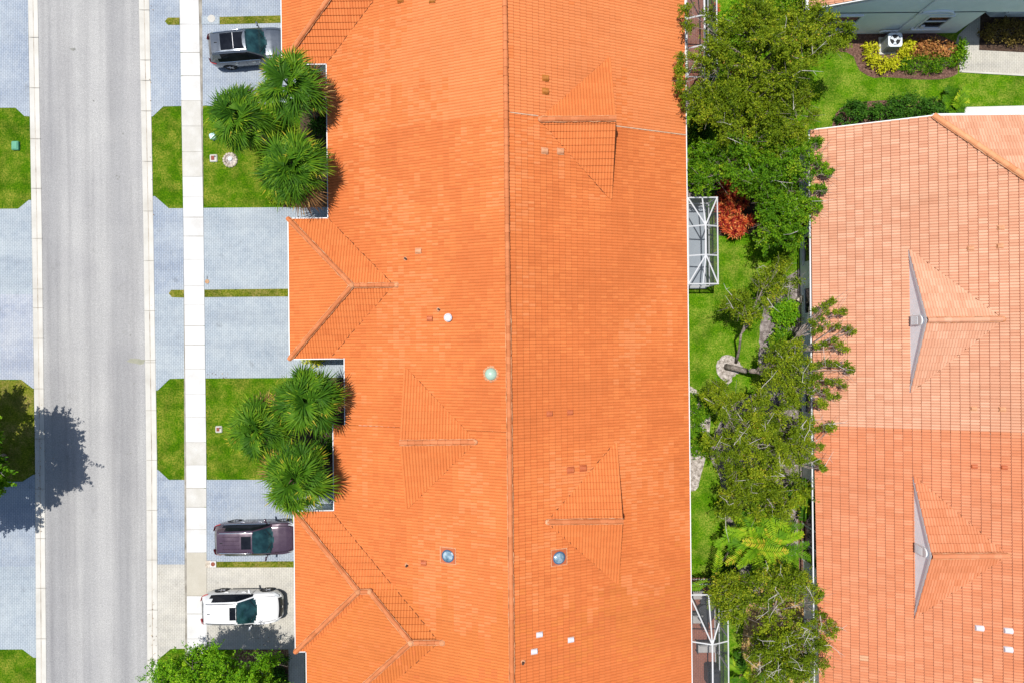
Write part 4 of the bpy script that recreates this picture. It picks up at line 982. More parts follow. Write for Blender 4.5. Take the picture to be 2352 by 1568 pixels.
    m = MB(); m.grid([[(-f + .78, y, ztop(-f + .78) + .02) for y in (-.03, 0, .03)], [(-f + .68, y, ztop(-f + .68) + (.08 if y == 0 else .03)) for y in (-.02, 0, .02)], [(-f + .6, y, ztop(-f + .6) + .02) for y in (-.03, 0, .03)]]); m.build('aerial_fin', ['blackgloss'], root)
    for x in wx:
        for s in (1, -1):
            m = MB(); yc = s * (hw - .13)
            def ring(r, y): return [(x + r * math.cos(t), y, .335 + r * math.sin(t)) for t in [2 * math.pi * k / 26 for k in range(26)]]
            yo = yc + s * .115
            m.grid([ring(.2, yc - s * .1), ring(.32, yc - s * .11), ring(.345, yc - s * .07), ring(.345, yc + s * .08), ring(.325, yo), ring(.235, yo - s * .005)], 0, True)
            wobj = m.build('wheel', ['black'], root, True)
            m = MB(); m.grid([ring(.238, yo - s * .004), ring(.225, yo - s * .002), ring(.215, yo - s * .05), ring(.02, yo - s * .06)], 1, True)
            for k in range(5):
                t = 2 * math.pi * k / 5 + .3
                m.tube([(x + .03 * math.cos(t), yo - s * .02, .335 + .03 * math.sin(t)), (x + .215 * math.cos(t), yo - s * .012, .335 + .215 * math.sin(t))], [.035, .024], 5)
            m.build('rim', ['alloy', 'darkmetal'], wobj)
    return root
gx, gy, _ = W(586, 121); car('steel grey car with a panoramic glass roof nosed towards the house beside a palm', (gx, gy, .012), math.radians(4.6), 'p_grey', 4.62, 1.88, 1.68, pano=True, rails='chrome')
gx, gy, _ = W(601, 1226); car('plum coloured car with ribbed roof and chrome rails on the blue grey driveway', (gx, gy, .012), math.radians(.4), 'p_plum', 4.68, 1.86, 1.72, rails='chrome', ribs=True, sun=(-.52, .02))
gx, gy, _ = W(568, 1383); car('white car with a small sunroof on the beige paved driveway', (gx, gy, .012), math.radians(.2), 'p_white', 4.5, 1.82, 1.66, rails='blackgloss', sun=(-.36, .04), handle='p_white')

# ---------------------------------------------------------------- small things in the front gardens
def thing1(mb, name, mats_, loc, label, cat, group=None, rz=0, smooth=False):
    o = mb.build(name, mats_, None, smooth); o.location = loc; o.rotation_euler = (0, 0, rz); return tag(o, label, cat, group)
m = MB(); m.box((0, 0, .08), (.42, .52, .16), 0, 0, .04); m.box((0, 0, .17), (.3, .4, .03), 0, 0, .02)
thing1(m, 'utility_box', ['green_box'], W(38, 336), 'small green plastic utility box on the lawn across the road', 'utility box')
def meter(px, py, s, label, rz):
    r = empty('meter_cover', W(px, py), rz, label, 'meter cover', 'concrete meter covers in the front lawns')
    m = MB(); m.box((0, 0, .03), (s, s, .09), 0, 0, .05); m.build('surround', ['concrete_off'], r)
    m = MB(); m.box((-.03, 0, .085), (s * .42, s * .55, .03), 0, 0, .01); m.build('lid', ['rust'], r)
    m = MB(); m.lathe((s * .22, s * .2, .07), [(.05, 0), (.05, .03), (0, .03)], 10); m.build('dial_cap', ['darkmetal'], r)
meter(491, 364, .45, 'pale concrete meter cover with rust red lid beside the stone tree ring', .02)
meter(503, 985, .4, 'weathered meter cover with rust red lid in the lawn beside the lower palms', 0)
r = empty('stone_ring', W(529, 368), 0, 'round ring of pale stones with a stump in the front lawn', 'tree ring', None)
m = MB()
for k in range(15):
    t = 2 * math.pi * k / 15; m.lathe((.36 * math.cos(t), .36 * math.sin(t), 0), [(.1, 0), (random.uniform(.075, .1), .06), (.05, .1), (0, .105)], 7)
m.build('stones', ['stone'], r)
m = MB(); m.lathe((0, 0, 0), [(.3, .0), (.28, .03), (.15, .05), (0, .05)], 14); m.build('gravel', ['mulch_pale'], r)
m = MB(); m.lathe((.02, .05, .03), [(.13, 0), (.12, .08), (.1, .1), (0, .1)], 11); m.build('stump', ['ac_top'], r)
m = MB(); m.box((0, 0, .16), (.34, .34, .32), 0, .3, .06); thing1(m, 'plastic_tub', ['blue_plastic'], W(492, 316), 'pale blue plastic tub half under the palm fronds', 'tub')
r = empty('drain_cover', W(476, 647, .012), 0, 'round brown drain cover in the driveway beside the pavement', 'drain cover')
m = MB(); m.lathe((0, 0, 0), [(.13, 0), (.12, .03), (0, .035)], 16); m.build('lid', ['brass'], r)
m = MB(); m.tube([(0, .12, .02), (.01, .34, .012)], .012, 4); m.build('stem', ['darkmetal'], r)
r = empty('drain_cover', W(490, 1294, .012), 0, 'dark round drain cover on a white square pad beside the grass divider', 'drain cover')
m = MB(); m.box((0, 0, .02), (.36, .36, .06), 0, 0, .01); m.build('pad', ['concrete'], r)
m = MB(); m.lathe((0, 0, .05), [(.125, 0), (.12, .015), (0, .018)], 20); m.build('lid', ['rust'], r)
r = empty('manhole_cover', W(486, 47, .012), 0, 'round grey manhole cover set in a concrete pad by the top driveway', 'manhole cover')
m = MB(); m.box((-.05, 0, .01), (1.05, .5, .03), 0, 0, .01); m.build('pad', ['paver_pale'], r)
m = MB(); m.lathe((0, .08, .02), [(.23, 0), (.22, .02), (.17, .02), (.16, .015), (0, .015)], 24); m.build('lid', ['concrete_off'], r)
m = MB(); m.box((0, 0, .02), (.32, .4, .04)); thing1(m, 'meter_pad', ['stone'], W(479, 1294, .012), 'small brown brick pad between the pavement and the white drain pad', 'brick pad')

# ---------------------------------------------------------------- air conditioners
def ac(px, py, label, rz=0):
    r = empty('air_conditioner', W(px, py), rz, label, 'air conditioner')
    m = MB(); m.box((0, 0, .04), (1.0, 1.0, .08)); m.build('pad', ['concrete_off'], r)
    m = MB(); m.box((0, 0, .46), (.78, .78, .76), 0, 0, .06)
    for k in range(12):
        for s in (1, -1): m.box((-.34 + .062 * k, s * .392, .46), (.018, .012, .7)); m.box((s * .392, -.34 + .062 * k, .46), (.012, .018, .7))
    m.build('casing', ['ac'], r)
    m = MB()
    sq = [(.4, .33), (.33, .4), (-.33, .4), (-.4, .33), (-.4, -.33), (-.33, -.4), (.33, -.4), (.4, -.33)]
    n = 32
    def sqp(t):
        c, s_ = math.cos(t), math.sin(t); k = .4 / max(abs(c), abs(s_)); k = min(k, .51); return (c * k, s_ * k, .885)
    ts = [2 * math.pi * k / n for k in range(n)]
    m.grid([[(p[0], p[1], .83) for p in map(sqp, ts)], [sqp(t) for t in ts], [(.31 * math.cos(t), .31 * math.sin(t), .89) for t in ts], [(.3 * math.cos(t), .3 * math.sin(t), .85) for t in ts]], 0, True)
    tp = m.build('top_panel', ['ac_top'], r)
    m = MB(); m.lathe((0, 0, .846), [(.31, 0), (0, 0.004)], 24); m.build('fan_well', ['black'], r)
    m = MB(); m.lathe((0, 0, .852), [(.08, 0), (.08, .02), (0, .025)], 14)
    for k in range(3):
        t = k * 2.094 + .5; q = [(.07, -.02), (.27, -.13), (.28, .1), (.07, .04)]
        m.face([(a * math.cos(t) - b * math.sin(t), a * math.sin(t) + b * math.cos(t),   .862 + .06 * b) for a, b in q])
    m.build('fan', ['ac_top'], r)
    m = MB()
    for q in (.12, .2, .27): m.tube([(q * math.cos(t), q * math.sin(t), .885) for t in [2 * math.pi * k / 20 for k in range(21)]], .006, 4, 0, False)
    m.build('guard', ['darkmetal'], tp)
ac(2037, 107, 'grey air conditioner with round fan beside the yellow shrubs')
ac(1558, 946, 'upper air conditioner half under the gutter behind the orange house')
ac(1560, 1004, 'lower air conditioner half under the gutter behind the orange house')

# ---------------------------------------------------------------- screen enclosures
def enclosure(label, P, hgt, ridge, floor, nodes, y_top, y_bot, posts, extra=()):
    """P: x range and y range in world units; nodes: y of the roof nodes on the ridge line"""
    x0, x1 = P; xm = x0 + (x1 - x0) * .52; r = empty('screen_enclosure', ((x0 + x1) / 2, (y_top + y_bot) / 2, 0), 0, label, 'screen enclosure')
    fr = MB(); rad = .036
    def bar(a, b, w_=.075): fr.tube([a, b], w_ / 2.0, 4)
    def T(x, y): return (x, y, hgt)
    bar(T(x0, y_top), T(x1, y_top)); bar(T(x1, y_top), T(x1, y_bot)); bar(T(x1, y_bot), T(x0, y_bot)); bar(T(x0, y_bot), T(x0, y_top), .1)
    zr = hgt + ridge; nn = [(xm, y, zr) for y in nodes]
    for a, b in zip(nn[:-1], nn[1:]): bar(a, b, .09)
    for n_ in nn: bar(n_, T(x0, n_[1])); bar(n_, T(x1, n_[1]))
    for n_, yy in ((nn[0], y_top), (nn[-1], y_bot)):
        for x in (x0, xm - .05, x1): bar(n_, T(x, yy))
    part(fr, 'roof_frame', ['white'], r)
    fr = MB()
    for x, y in [(x1, y_top), (x1, y_bot), (x0 + .05, y_top), (x0 + .05, y_bot)] + [(x1, y) for y in posts]: fr.box((x, y, hgt / 2), (.07, .07, hgt))
    for z in (.08, .9): fr.box((x1, (y_top + y_bot) / 2, z), (.06, y_top - y_bot, .07)); fr.box(((x0 + x1) / 2, y_top, z), (x1 - x0, .06, .07)); fr.box(((x0 + x1) / 2, y_bot, z), (x1 - x0, .06, .07))
    part(fr, 'wall_frame', ['white'], r)
    sm = MB()
    sm.face([(x1, y_bot, .1), (x1, y_top, .1), T(x1, y_top), T(x1, y_bot)]); sm.face([(x0, y_top, .1), (x1, y_top, .1), T(x1, y_top), T(x0, y_top)]); sm.face([(x0, y_bot, .1), (x1, y_bot, .1), T(x1, y_bot), T(x0, y_bot)])
    for s, x in ((1, x1), (-1, x0)):
        sm.face([T(x, y_top), nn[0], nn[-1], T(x, y_bot)])
    sm.face([T(x0, y_top), T(x1, y_top), nn[0]]); sm.face([T(x0, y_bot), T(x1, y_bot), nn[-1]])
    part(sm, 'screen', ['screen'], r)
    fl = MB(); fl.box(((x0 + x1) / 2, (y_top + y_bot) / 2, .03), (x1 - x0 + .15, y_top - y_bot + .15, .1)); part(fl, 'floor', [floor], r)
    return r
hg = 2.55
xa, xb = W(1581, 550, hg)[0], W(1648.5, 550, hg)[0]
enclosure('white framed screen enclosure with a pale grey floor halfway down the house', (xa, xb), hg, .45, 'slab_grey', [W(1618, 517, 3)[1], W(1617, 585, 3)[1]], W(1615, 454, hg)[1], W(1615, 652, hg)[1], [W(1640, y, 1.5)[1] for y in (520, 585)])
xa, xb = W(1577.5, 90, hg)[0], W(1647, 90, hg)[0]
enclosure('screen enclosure under the trees at the top with a dark red floor', (xa, xb), hg, .45, 'slab_brick', [W(1613, -35, 3)[1], W(1613, 34, 3)[1], W(1614.7, 103, 3)[1]], W(1610, -100, hg)[1], W(1610, 177, hg)[1], [W(1640, y, 1.5)[1] for y in (34, 103)])
xa, xb = W(1585.5, 1450, hg)[0], W(1672.5, 1450, hg)[0]; yt = W(1630, 1365, hg)[1]
enclosure('white framed screen enclosure with brick red floor and patio furniture at the bottom', (xa, xb), hg, .45, 'slab_brick', [W(1637, 1480, 3)[1], W(1640, 1640, 3)[1]], yt, yt - 9.5, [W(1660, y, 1.3)[1] for y in (1440, 1510)])
def armchair(px, py, rz, label, grp='grey cushioned patio armchairs', w_=.62, table=False):
    x, y, _ = W(px, py, .4); r = empty('patio_armchair' if w_ < 1 else 'patio_sofa', (x, y, .08), rz, label, 'patio chair' if w_ < 1 else 'patio sofa', grp)
    m = MB(); m.box((0, 0, .3), (w_, .62, .05)); 
    for sx in (1, -1):
        for sy in (1, -1): m.tube([(sx * w_ / 2, sy * .3, 0), (sx * w_ / 2, sy * .3, .55)], .022, 5)
        m.tube([(sx * w_ / 2, -.3, .55), (sx * w_ / 2, .3, .55)], .03, 5)
    m.tube([(-w_ / 2, .32, .8), (w_ / 2, .32, .8)], .025, 5); m.tube([(-w_ / 2, .3, .5), (-w_ / 2, .32, .8)], .02, 5); m.tube([(w_ / 2, .3, .5), (w_ / 2, .32, .8)], .02, 5)
    m.build('frame', ['darkmetal'], r)
    m = MB(); m.box((0, -.02, .4), (w_ - .06, .56, .13), 0, 0, .04); m.build('seat_cushion', ['cushion'], r)
    m = MB(); m.box((0, .27, .62), (w_ - .08, .12, .4), 0, 0, .04); m.build('back_cushion', ['cushion'], r)
armchair(1601, 1362, 0, 'grey cushioned patio armchair nearest the far screen wall of the lower enclosure')
armchair(1600, 1417, math.pi * 0, 'grey cushioned patio armchair halfway along the brick red patio floor')
armchair(1622, 1484, 0, 'wide grey cushioned patio sofa on the brick red patio floor', None, 1.1)
x, y, _ = W(1620, 1408, .7); r = empty('patio_table', (x, y, .08), 0, 'dark round patio table inside the lower screen enclosure', 'patio table')
m = MB(); m.lathe((0, 0, .66), [(.5, 0), (.52, .03), (0, .04)], 22); m.build('table_top', ['darkmetal'], r)
for k in range(4): t = k * 1.571 + .78; m = MB(); m.tube([(.1 * math.cos(t), .1 * math.sin(t), .66), (.4 * math.cos(t), .4 * math.sin(t), 0)], .02, 5); m.build('leg', ['darkmetal'], r)
def mchair(dx, dy, rz, label):
    r = empty('metal_chair', (x + dx, y + dy, .08), rz, label, 'patio chair', 'dark metal chairs round the patio table')
    m = MB(); m.box((0, 0, .43), (.42, .42, .03), 0, 0, .02); m.build('seat', ['darkmetal'], r)
    m = MB(); m.tube([(-.2, .2, .43), (-.2, .26, .85), (.2, .26, .85), (.2, .2, .43)], .016, 5)
    for k in range(4): m.tube([(-.12 + .08 * k, .21, .45), (-.12 + .08 * k, .26, .85)], .008, 4)
    m.build('backrest', ['darkmetal'], r)
    for sx in (1, -1):
        for sy in (1, -1): m = MB(); m.tube([(sx * .18, sy * .18, .43), (sx * .2, sy * .2, 0)], .014, 4); m.build('leg', ['darkmetal'], r)
mchair(0, .68, 0, 'dark metal chair above the round patio table')
mchair(0, -.68, math.pi, 'dark metal chair below the round patio table')
mchair(.45, .45, -.8, 'dark metal chair between the round patio table and the screen wall')
x, y, _ = W(1636, 1548, .5); r = empty('covered_grill', (x, y, .08), 0, 'barbecue grill under a black cover at the bottom of the enclosure', 'grill')
m = MB(); m.box((0, 0, .45), (.75, 1.1, .9), 0, 0, .1); m.box((0, 0, .95), (.55, .8, .16), 0, 0, .07); m.build('cover', ['darkmetal'], r)
# white bench under the tree at the top
x, y, _ = W(1826, 62, .5); r = empty('garden_bench', (x, y, 0), -.1, 'white garden bench half hidden by leaves near the top right house', 'bench')
m = MB(); m.box((0, .0, .44), (1.1, .3, .05), 0, 0, .01); m.build('seat', ['white'], r)
m = MB(); m.box((0, .2, .72), (1.1, .05, .35)); m.build('backrest', ['white'], r)
for s in (1, -1): m = MB(); m.box((s * .48, 0, .21), (.07, .32, .42)); m.build('leg', ['white'], r)
m = MB(); m.box((0, 0, .03), (.75, .62, .06)); thing1(m, 'paving_slab', ['stone'], W(1836, 84), 'pale square paving slab in front of the white garden bench', 'paving slab')
m = MB(); q = [W(1822, 690)[:2], W(1844, 672)[:2], W(1844, 708)[:2]]
m.grid([[(p[0], p[1], 0) for p in q], [(p[0], p[1], .5) for p in q], [((p[0] + XWW) / 2, p[1], .62) for p in q]], 0, True, caps=True)
thing1(m, 'cellar_hood', ['stone'], (0, 0, 0), 'cream pointed hood against the wall of the right house', 'wall hood')
# things half hidden under the lower trees beside the right house
x, y, _ = W(1830, 990, .4); r = empty('slatted_bench', (x, y, 0), .2, 'white slatted bench under the trees beside the right house', 'bench')
m = MB()
for k in range(5): m.box((0, -.25 + .12 * k, .42), (.6, .07, .03))
m.build('seat', ['white'], r)
for sx in (1, -1):
    for sy in (1, -1): m = MB(); m.box((sx * .27, sy * .24, .2), (.05, .05, .4)); m.build('leg', ['white'], r)
# ---------------------------------------------------------------- plants
def leaf_cloud(centres, rad, n, L=.14, wid=.5, up=.5, flat=.75):
    """n leaf quads scattered round each clump centre (shell-weighted), each facing roughly outwards and up"""
    cs = np.repeat(np.asarray(centres), n, axis=0); r = np.repeat(np.asarray(rad), n)
    N = len(cs); d = rng.normal(size=(N, 3)); d /= np.linalg.norm(d, axis=1)[:, None]
    rr = r * rng.uniform(.25, 1.0, N) ** .55
    p = cs + d * rr[:, None] * np.array([1, 1, flat])
    nrm = d * .6 + rng.normal(size=(N, 3)) * .55 + np.array([0, 0, up]); nrm /= np.linalg.norm(nrm, axis=1)[:, None]
    a = rng.normal(size=(N, 3)); a -= (a * nrm).sum(1)[:, None] * nrm; a /= np.linalg.norm(a, axis=1)[:, None]
    b = np.cross(nrm, a); l = (L * rng.uniform(.6, 1.35, N))[:, None]; wv = l * wid * .5
    return np.stack([p - a * l * .5, p + b * wv, p + a * l * .5 - nrm * l * .12, p - b * wv], axis=1)
def sprays(clumps, per, twigs_n, L, wid, flat):
    """leaves strung along short twigs that leave each clump centre in all directions: a feathery, broken outline"""
    cl = np.asarray(clumps, float); T = len(cl) * twigs_n
    c = np.repeat(cl[:, :3], twigs_n, axis=0); r = np.repeat(cl[:, 3], twigs_n)
    d = rng.normal(size=(T, 3)); d[:, 2] = d[:, 2] * flat + .12; d /= np.linalg.norm(d, axis=1)[:, None]
    ln = r * rng.uniform(.75, 1.5, T); ttone = rng.uniform(0, 1, T) * .5 + np.repeat(rng.uniform(0, .55, len(cl)), twigs_n)
    bend = rng.normal(size=(T, 3)) * .25
    N = T * per; c = np.repeat(c, per, 0); d = np.repeat(d, per, 0); ln = np.repeat(ln, per); bend = np.repeat(bend, per, 0); tt = np.repeat(ttone, per)
    t = rng.uniform(.12, 1, N) ** .8
    p = c + (d * t[:, None] + bend * (t ** 2)[:, None]) * ln[:, None] + rng.normal(size=(N, 3)) * (.05 + .04 * (1 - t))[:, None]
    nrm = rng.normal(size=(N, 3)) * .6 + d * .25 + np.array([0, 0, .75]); nrm /= np.linalg.norm(nrm, axis=1)[:, None]
    a = d + rng.normal(size=(N, 3)) * .8; a -= (a * nrm).sum(1)[:, None] * nrm; a /= np.linalg.norm(a, axis=1)[:, None] + 1e-9
    b = np.cross(nrm, a); l = (L * rng.uniform(.6, 1.35, N))[:, None]; wv = l * wid * .5
    V = np.stack([p - a * l * .5, p + b * wv, p + a * l * .5 - nrm * l * .12, p - b * wv], axis=1)
    keep = rng.random(N) < np.clip(np.repeat(r, per) / .42, .28, 1.0)
    return V[keep], np.clip(.6 * tt + .45 * rng.random(N) - .02, 0, 1)[keep]
def tree(label, base, fork, clumps, leaf='leaf_olive', n=260, L=.15, trunk_r=.13, group=None, limb_nodes=6, twigs=5, name='broadleaf_tree', wid=.55, flat=.75, bend=None):
    """clumps: list of (x,y,z,r) leaf clump centres; fork: where the trunk splits"""
    r = empty(name, base, 0, label, 'tree', group); ba = Vector(base); fo = Vector(fork)
    m = MB(); mid = ba.lerp(fo, .5) + Vector(bend or (random.uniform(-.15, .15), random.uniform(-.15, .15), 0))
    path = [ba, ba.lerp(mid, .5) + Vector((.02, .02, 0)), mid, mid.lerp(fo, .5), fo]
    m.tube(path, [trunk_r * 1.35, trunk_r * 1.05, trunk_r, trunk_r * .92, trunk_r * .85], 9); part(m, 'trunk', ['bark'], r, True)
    cl = np.array(clumps); m = MB()
    k = min(limb_nodes, len(cl)); idx = [0]
    P = cl[:, :3]
    idx = list(np.random.RandomState(len(cl)).choice(len(cl), k, replace=False)); cent = P[idx].copy()
    for _ in range(6):
        lab = np.argmin(((P[:, None] - cent[None]) ** 2).sum(2), 1)
        for j in range(k):
            if (lab == j).any(): cent[j] = P[lab == j].mean(0)
    for j in range(k):
        if not (lab == j).any(): continue
        c = Vector(cent[j]); nod = fo.lerp(c, .62) + Vector((random.uniform(-.1, .1), random.uniform(-.1, .1), -.1))
        h = fo.lerp(nod, .5) + Vector((0, 0, .15)); m.tube([fo, h, nod], [trunk_r * .62, trunk_r * .42, trunk_r * .25], 7)
        for p in P[lab == j]:
            e = Vector(p); q = nod.lerp(e, .55) + Vector((random.uniform(-.15, .15), random.uniform(-.15, .15), random.uniform(-.05, .15)))
            m.tube([nod, q, e], [trunk_r * .22, trunk_r * .14, .008], 5)
            for _ in range(3):
                e2 = e + Vector((random.gauss(0, .4), random.gauss(0, .4), random.uniform(-.1, .35))); m.tube([q.lerp(e, .6), e2], [.01, .005], 4)
    part(m, 'branches', ['bark'], r)
    if twigs:
        m = MB()
        for _ in range(twigs):
            c = clumps[random.randrange(len(clumps))]; a = Vector(c[:3]) + Vector((random.gauss(0, c[3] * .5), random.gauss(0, c[3] * .5), c[3] * .5)); t = random.uniform(0, 6.28)
            l = random.uniform(.5, 1.1); d = Vector((math.cos(t), math.sin(t), random.uniform(.0, .35))) * l
            mid = a + d * .5 + Vector((random.gauss(0, .07), random.gauss(0, .07), .06)); m.tube([Vector(c[:3]), a, mid, a + d], [.016, .014, .01, .004], 4)
            m.tube([mid, mid + Vector((random.gauss(0, .25), random.gauss(0, .25), .12))], [.008, .004], 4)
        part(m, 'bare_twigs', ['twig'], r)
    V, tn = sprays(clumps, max(12, n // 8), 20, L * .66, wid, flat)
    o = quads('crown', V, leaf, r, tn); shift(o, r)
    return r
def clumps_in(px, py, rx, ry, z, rz, k, rc=(.45, .8), hole=0.0, seed=0, dens=.5):
    """clump centres filling an ellipsoid whose middle shows at (px,py) when z metres up; rx, ry in plan pixels"""
    R = random.Random(seed); s = (H - z) / F; c = W(px, py, z); out = []; tries = 0
    while len(out) < k and tries < 4000:
        tries += 1
        d = Vector((R.gauss(0, 1), R.gauss(0, 1), R.gauss(0, 1))).normalized(); q = R.uniform(hole, 1) ** .45
        p = (c[0] + d.x * q * rx * s, c[1] + d.y * q * ry * s, c[2] + d.z * q * rz)
        rr_ = R.uniform(*rc)
        if all((p[0] - o[0]) ** 2 + (p[1] - o[1]) ** 2 + 1.5 * (p[2] - o[2]) ** 2 > (dens * (rr_ + o[3])) ** 2 for o in out): out.append((p[0], p[1], p[2], rr_))
    return out
G_T = 'trees in the back gardens'
def C_(*args, **k): return clumps_in(*args, **k)
def LINES(*L, z=4.5, r=.15):
    out = []
    for ln in L:
        for (ax, ay), (bx_, by_) in zip(ln[:-1], ln[1:]):
            k = max(2, int(math.hypot(bx_ - ax, by_ - ay) / 17))
            for i in range(k):
                f = (i + 1) / k; out.append(W(ax + (bx_ - ax) * f + random.uniform(-5, 5), ay + (by_ - ay) * f + random.uniform(-5, 5), z + random.uniform(-.2, .2)) + (r * random.uniform(.7, 1.25),))
    return out
# top of the back gardens
b0 = W(1715, 175); cl = C_(1757, 120, 138, 130, 5.0, 1.5, 60, (.4, .75), seed=1) + C_(1625, 95, 40, 100, 4.8, 1.0, 6, (.35, .65), seed=2) + C_(1880, 75, 80, 60, 5.4, .9, 20, (.35, .65), seed=3) + [W(1562, 135, 4.2) + (.3,), W(1566, 165, 4.2) + (.35,), W(1562, 195, 4.2) + (.3,), W(1572, 225, 4.2) + (.35,), W(1575, 20, 4.3) + (.35,), W(1580, 60, 4.3) + (.3,)]
tree('large olive green tree over the top screen enclosure with grey limbs showing', b0, W(1735, 158, 3.6), cl, n=250, trunk_r=.17, limb_nodes=9)
b0 = W(1690, 315); cl = C_(1745, 270, 130, 90, 4.4, 1.2, 46, (.4, .7), seed=4) + C_(1650, 240, 60, 60, 4.4, 1.0, 18, (.35, .6), seed=5)
tree('olive green tree crown spreading below the top enclosure towards the right house', b0, W(1715, 300, 3.0), cl, n=250, trunk_r=.13, limb_nodes=8)
b0 = W(1700, 440); cl = C_(1758, 375, 102, 78, 4.0, 1.1, 42, (.4, .7), seed=6) + C_(1625, 385, 40, 70, 3.0, .8, 16, (.35, .55), seed=7)
tree('green tree behind the red leaved plants with two slanting grey stems', b0, W(1725, 395, 2.8), cl, 'leaf_green', n=270, trunk_r=.11, limb_nodes=8)
b0 = W(1760, 520); cl = C_(1790, 490, 72, 85, 3.4, 1.0, 38, (.38, .65), seed=8) + LINES([(1855,340),(1872,322),(1882,328)],[(1850,370),(1880,362),(1890,380)],[(1850,400),(1885,398),(1908,396)],[(1850,430),(1880,428),(1892,436)],[(1850,460),(1872,462),(1884,472)], z=3.9, r=.11)
tree('bright green tree beside the eave of the right house below the red leaved plants', b0, W(1770, 505, 2.2), cl, 'leaf_green', n=290, L=.16, trunk_r=.1, limb_nodes=7)
b0 = W(1690, 832); cl = C_(1712, 700, 62, 48, 3.6, .7, 15, (.25, .45), seed=9) + C_(1790, 640, 55, 45, 2.6, .6, 15, (.25, .45), seed=10)
tree('slim upright tree with a sparse crown over the middle lawn', b0, W(1702, 768, 2.6), cl, n=170, trunk_r=.07, limb_nodes=4, bend=(.05, 0, 0))
b0 = W(1668, 842); cl = C_(1810, 840, 55, 90, 4.1, .8, 26, (.3, .5), seed=13) + LINES([(1850,770),(1905,745),(1962,762)],[(1850,760),(1900,720),(1938,712)],[(1850,750),(1890,700),(1912,694)],[(1860,800),(1915,785),(1945,800)],[(1850,850),(1905,830),(1958,846)],[(1850,860),(1905,870),(1945,885)],[(1850,870),(1895,900),(1925,912)],[(1850,880),(1880,920),(1895,935)])
tree('leaning tree with grey trunk from the pale mulch ring reaching over the pink roof', b0, W(1735, 852, 2.4), cl, n=190, trunk_r=.15, limb_nodes=7, twigs=7, bend=(.3, -.1, .1))
b0 = W(1740, 1010); cl = C_(1745, 1010, 118, 112, 4.4, 1.3, 54, (.34, .6), seed=14) + C_(1660, 905, 45, 30, 3.4, .5, 9, (.25, .45), seed=15)
tree('dense olive tree with pale bare twigs at the middle of the back gardens', b0, W(1742, 1015, 2.6), cl, n=260, trunk_r=.14, limb_nodes=9, twigs=30)
b0 = W(1745, 1130); cl = C_(1735, 1130, 112, 62, 3.6, 1.1, 34, (.38, .62), seed=16) + LINES([(1850,1000),(1880,985),(1915,978)],[(1850,1020),(1885,1025)],[(1850,1050),(1880,1062),(1892,1075)], z=4.3, r=.15)
tree('olive tree with pale twigs just above the feathery palm clump', b0, W(1745, 1130, 2.2), cl, n=250, trunk_r=.11, limb_nodes=7, twigs=17)
b0 = W(1770, 1372); cl = C_(1770, 1345, 100, 40, 4.4, .8, 26, (.3, .55), seed=18) + C_(1680, 1380, 48, 55, 4.0, .8, 18, (.28, .5), seed=19) + LINES([(1860,1380),(1880,1370),(1890,1362)],[(1860,1400),(1890,1410),(1925,1438)],[(1860,1420),(1890,1440),(1912,1462)],[(1860,1440),(1880,1470),(1895,1490)], z=4.4, r=.15)
tree('airy olive tree reaching over the lower screen enclosure above the golden mulch', b0, W(1772, 1400, 2.8), cl, n=190, trunk_r=.11, limb_nodes=7, twigs=15)
b0 = W(1785, 1470); cl = C_(1800, 1490, 98, 85, 4.0, 1.1, 50, (.34, .6), seed=21)
tree('olive tree with many pale bare twigs over the golden mulch at the bottom', b0, W(1790, 1470, 2.5), cl, n=215, trunk_r=.13, limb_nodes=8, twigs=45)
# street side
b0 = W(575, 1545); cl = C_(490, 1600, 170, 108, 4.4, 1.4, 100, (.42, .72), seed=22, dens=.4) + C_(600, 1560, 60, 60, 4.0, 1.1, 14, (.35, .55), seed=23)
tree('bright green leafy tree at the bottom over the pavement and pebble bed', b0, W(560, 1550, 2.5), cl, 'leaf_lime', n=330, L=.15, trunk_r=.16, limb_nodes=9)
b0 = W(8, 1050); cl = C_(-178, 1075, 178, 178, 5.2, 1.6, 130, (.45, .8), seed=24, dens=.36)
tree('green street tree beyond the left edge casting its shadow across the road', b0, W(0, 1055, 2.6), cl, 'leaf_green', n=400, L=.24, trunk_r=.18, limb_nodes=9)

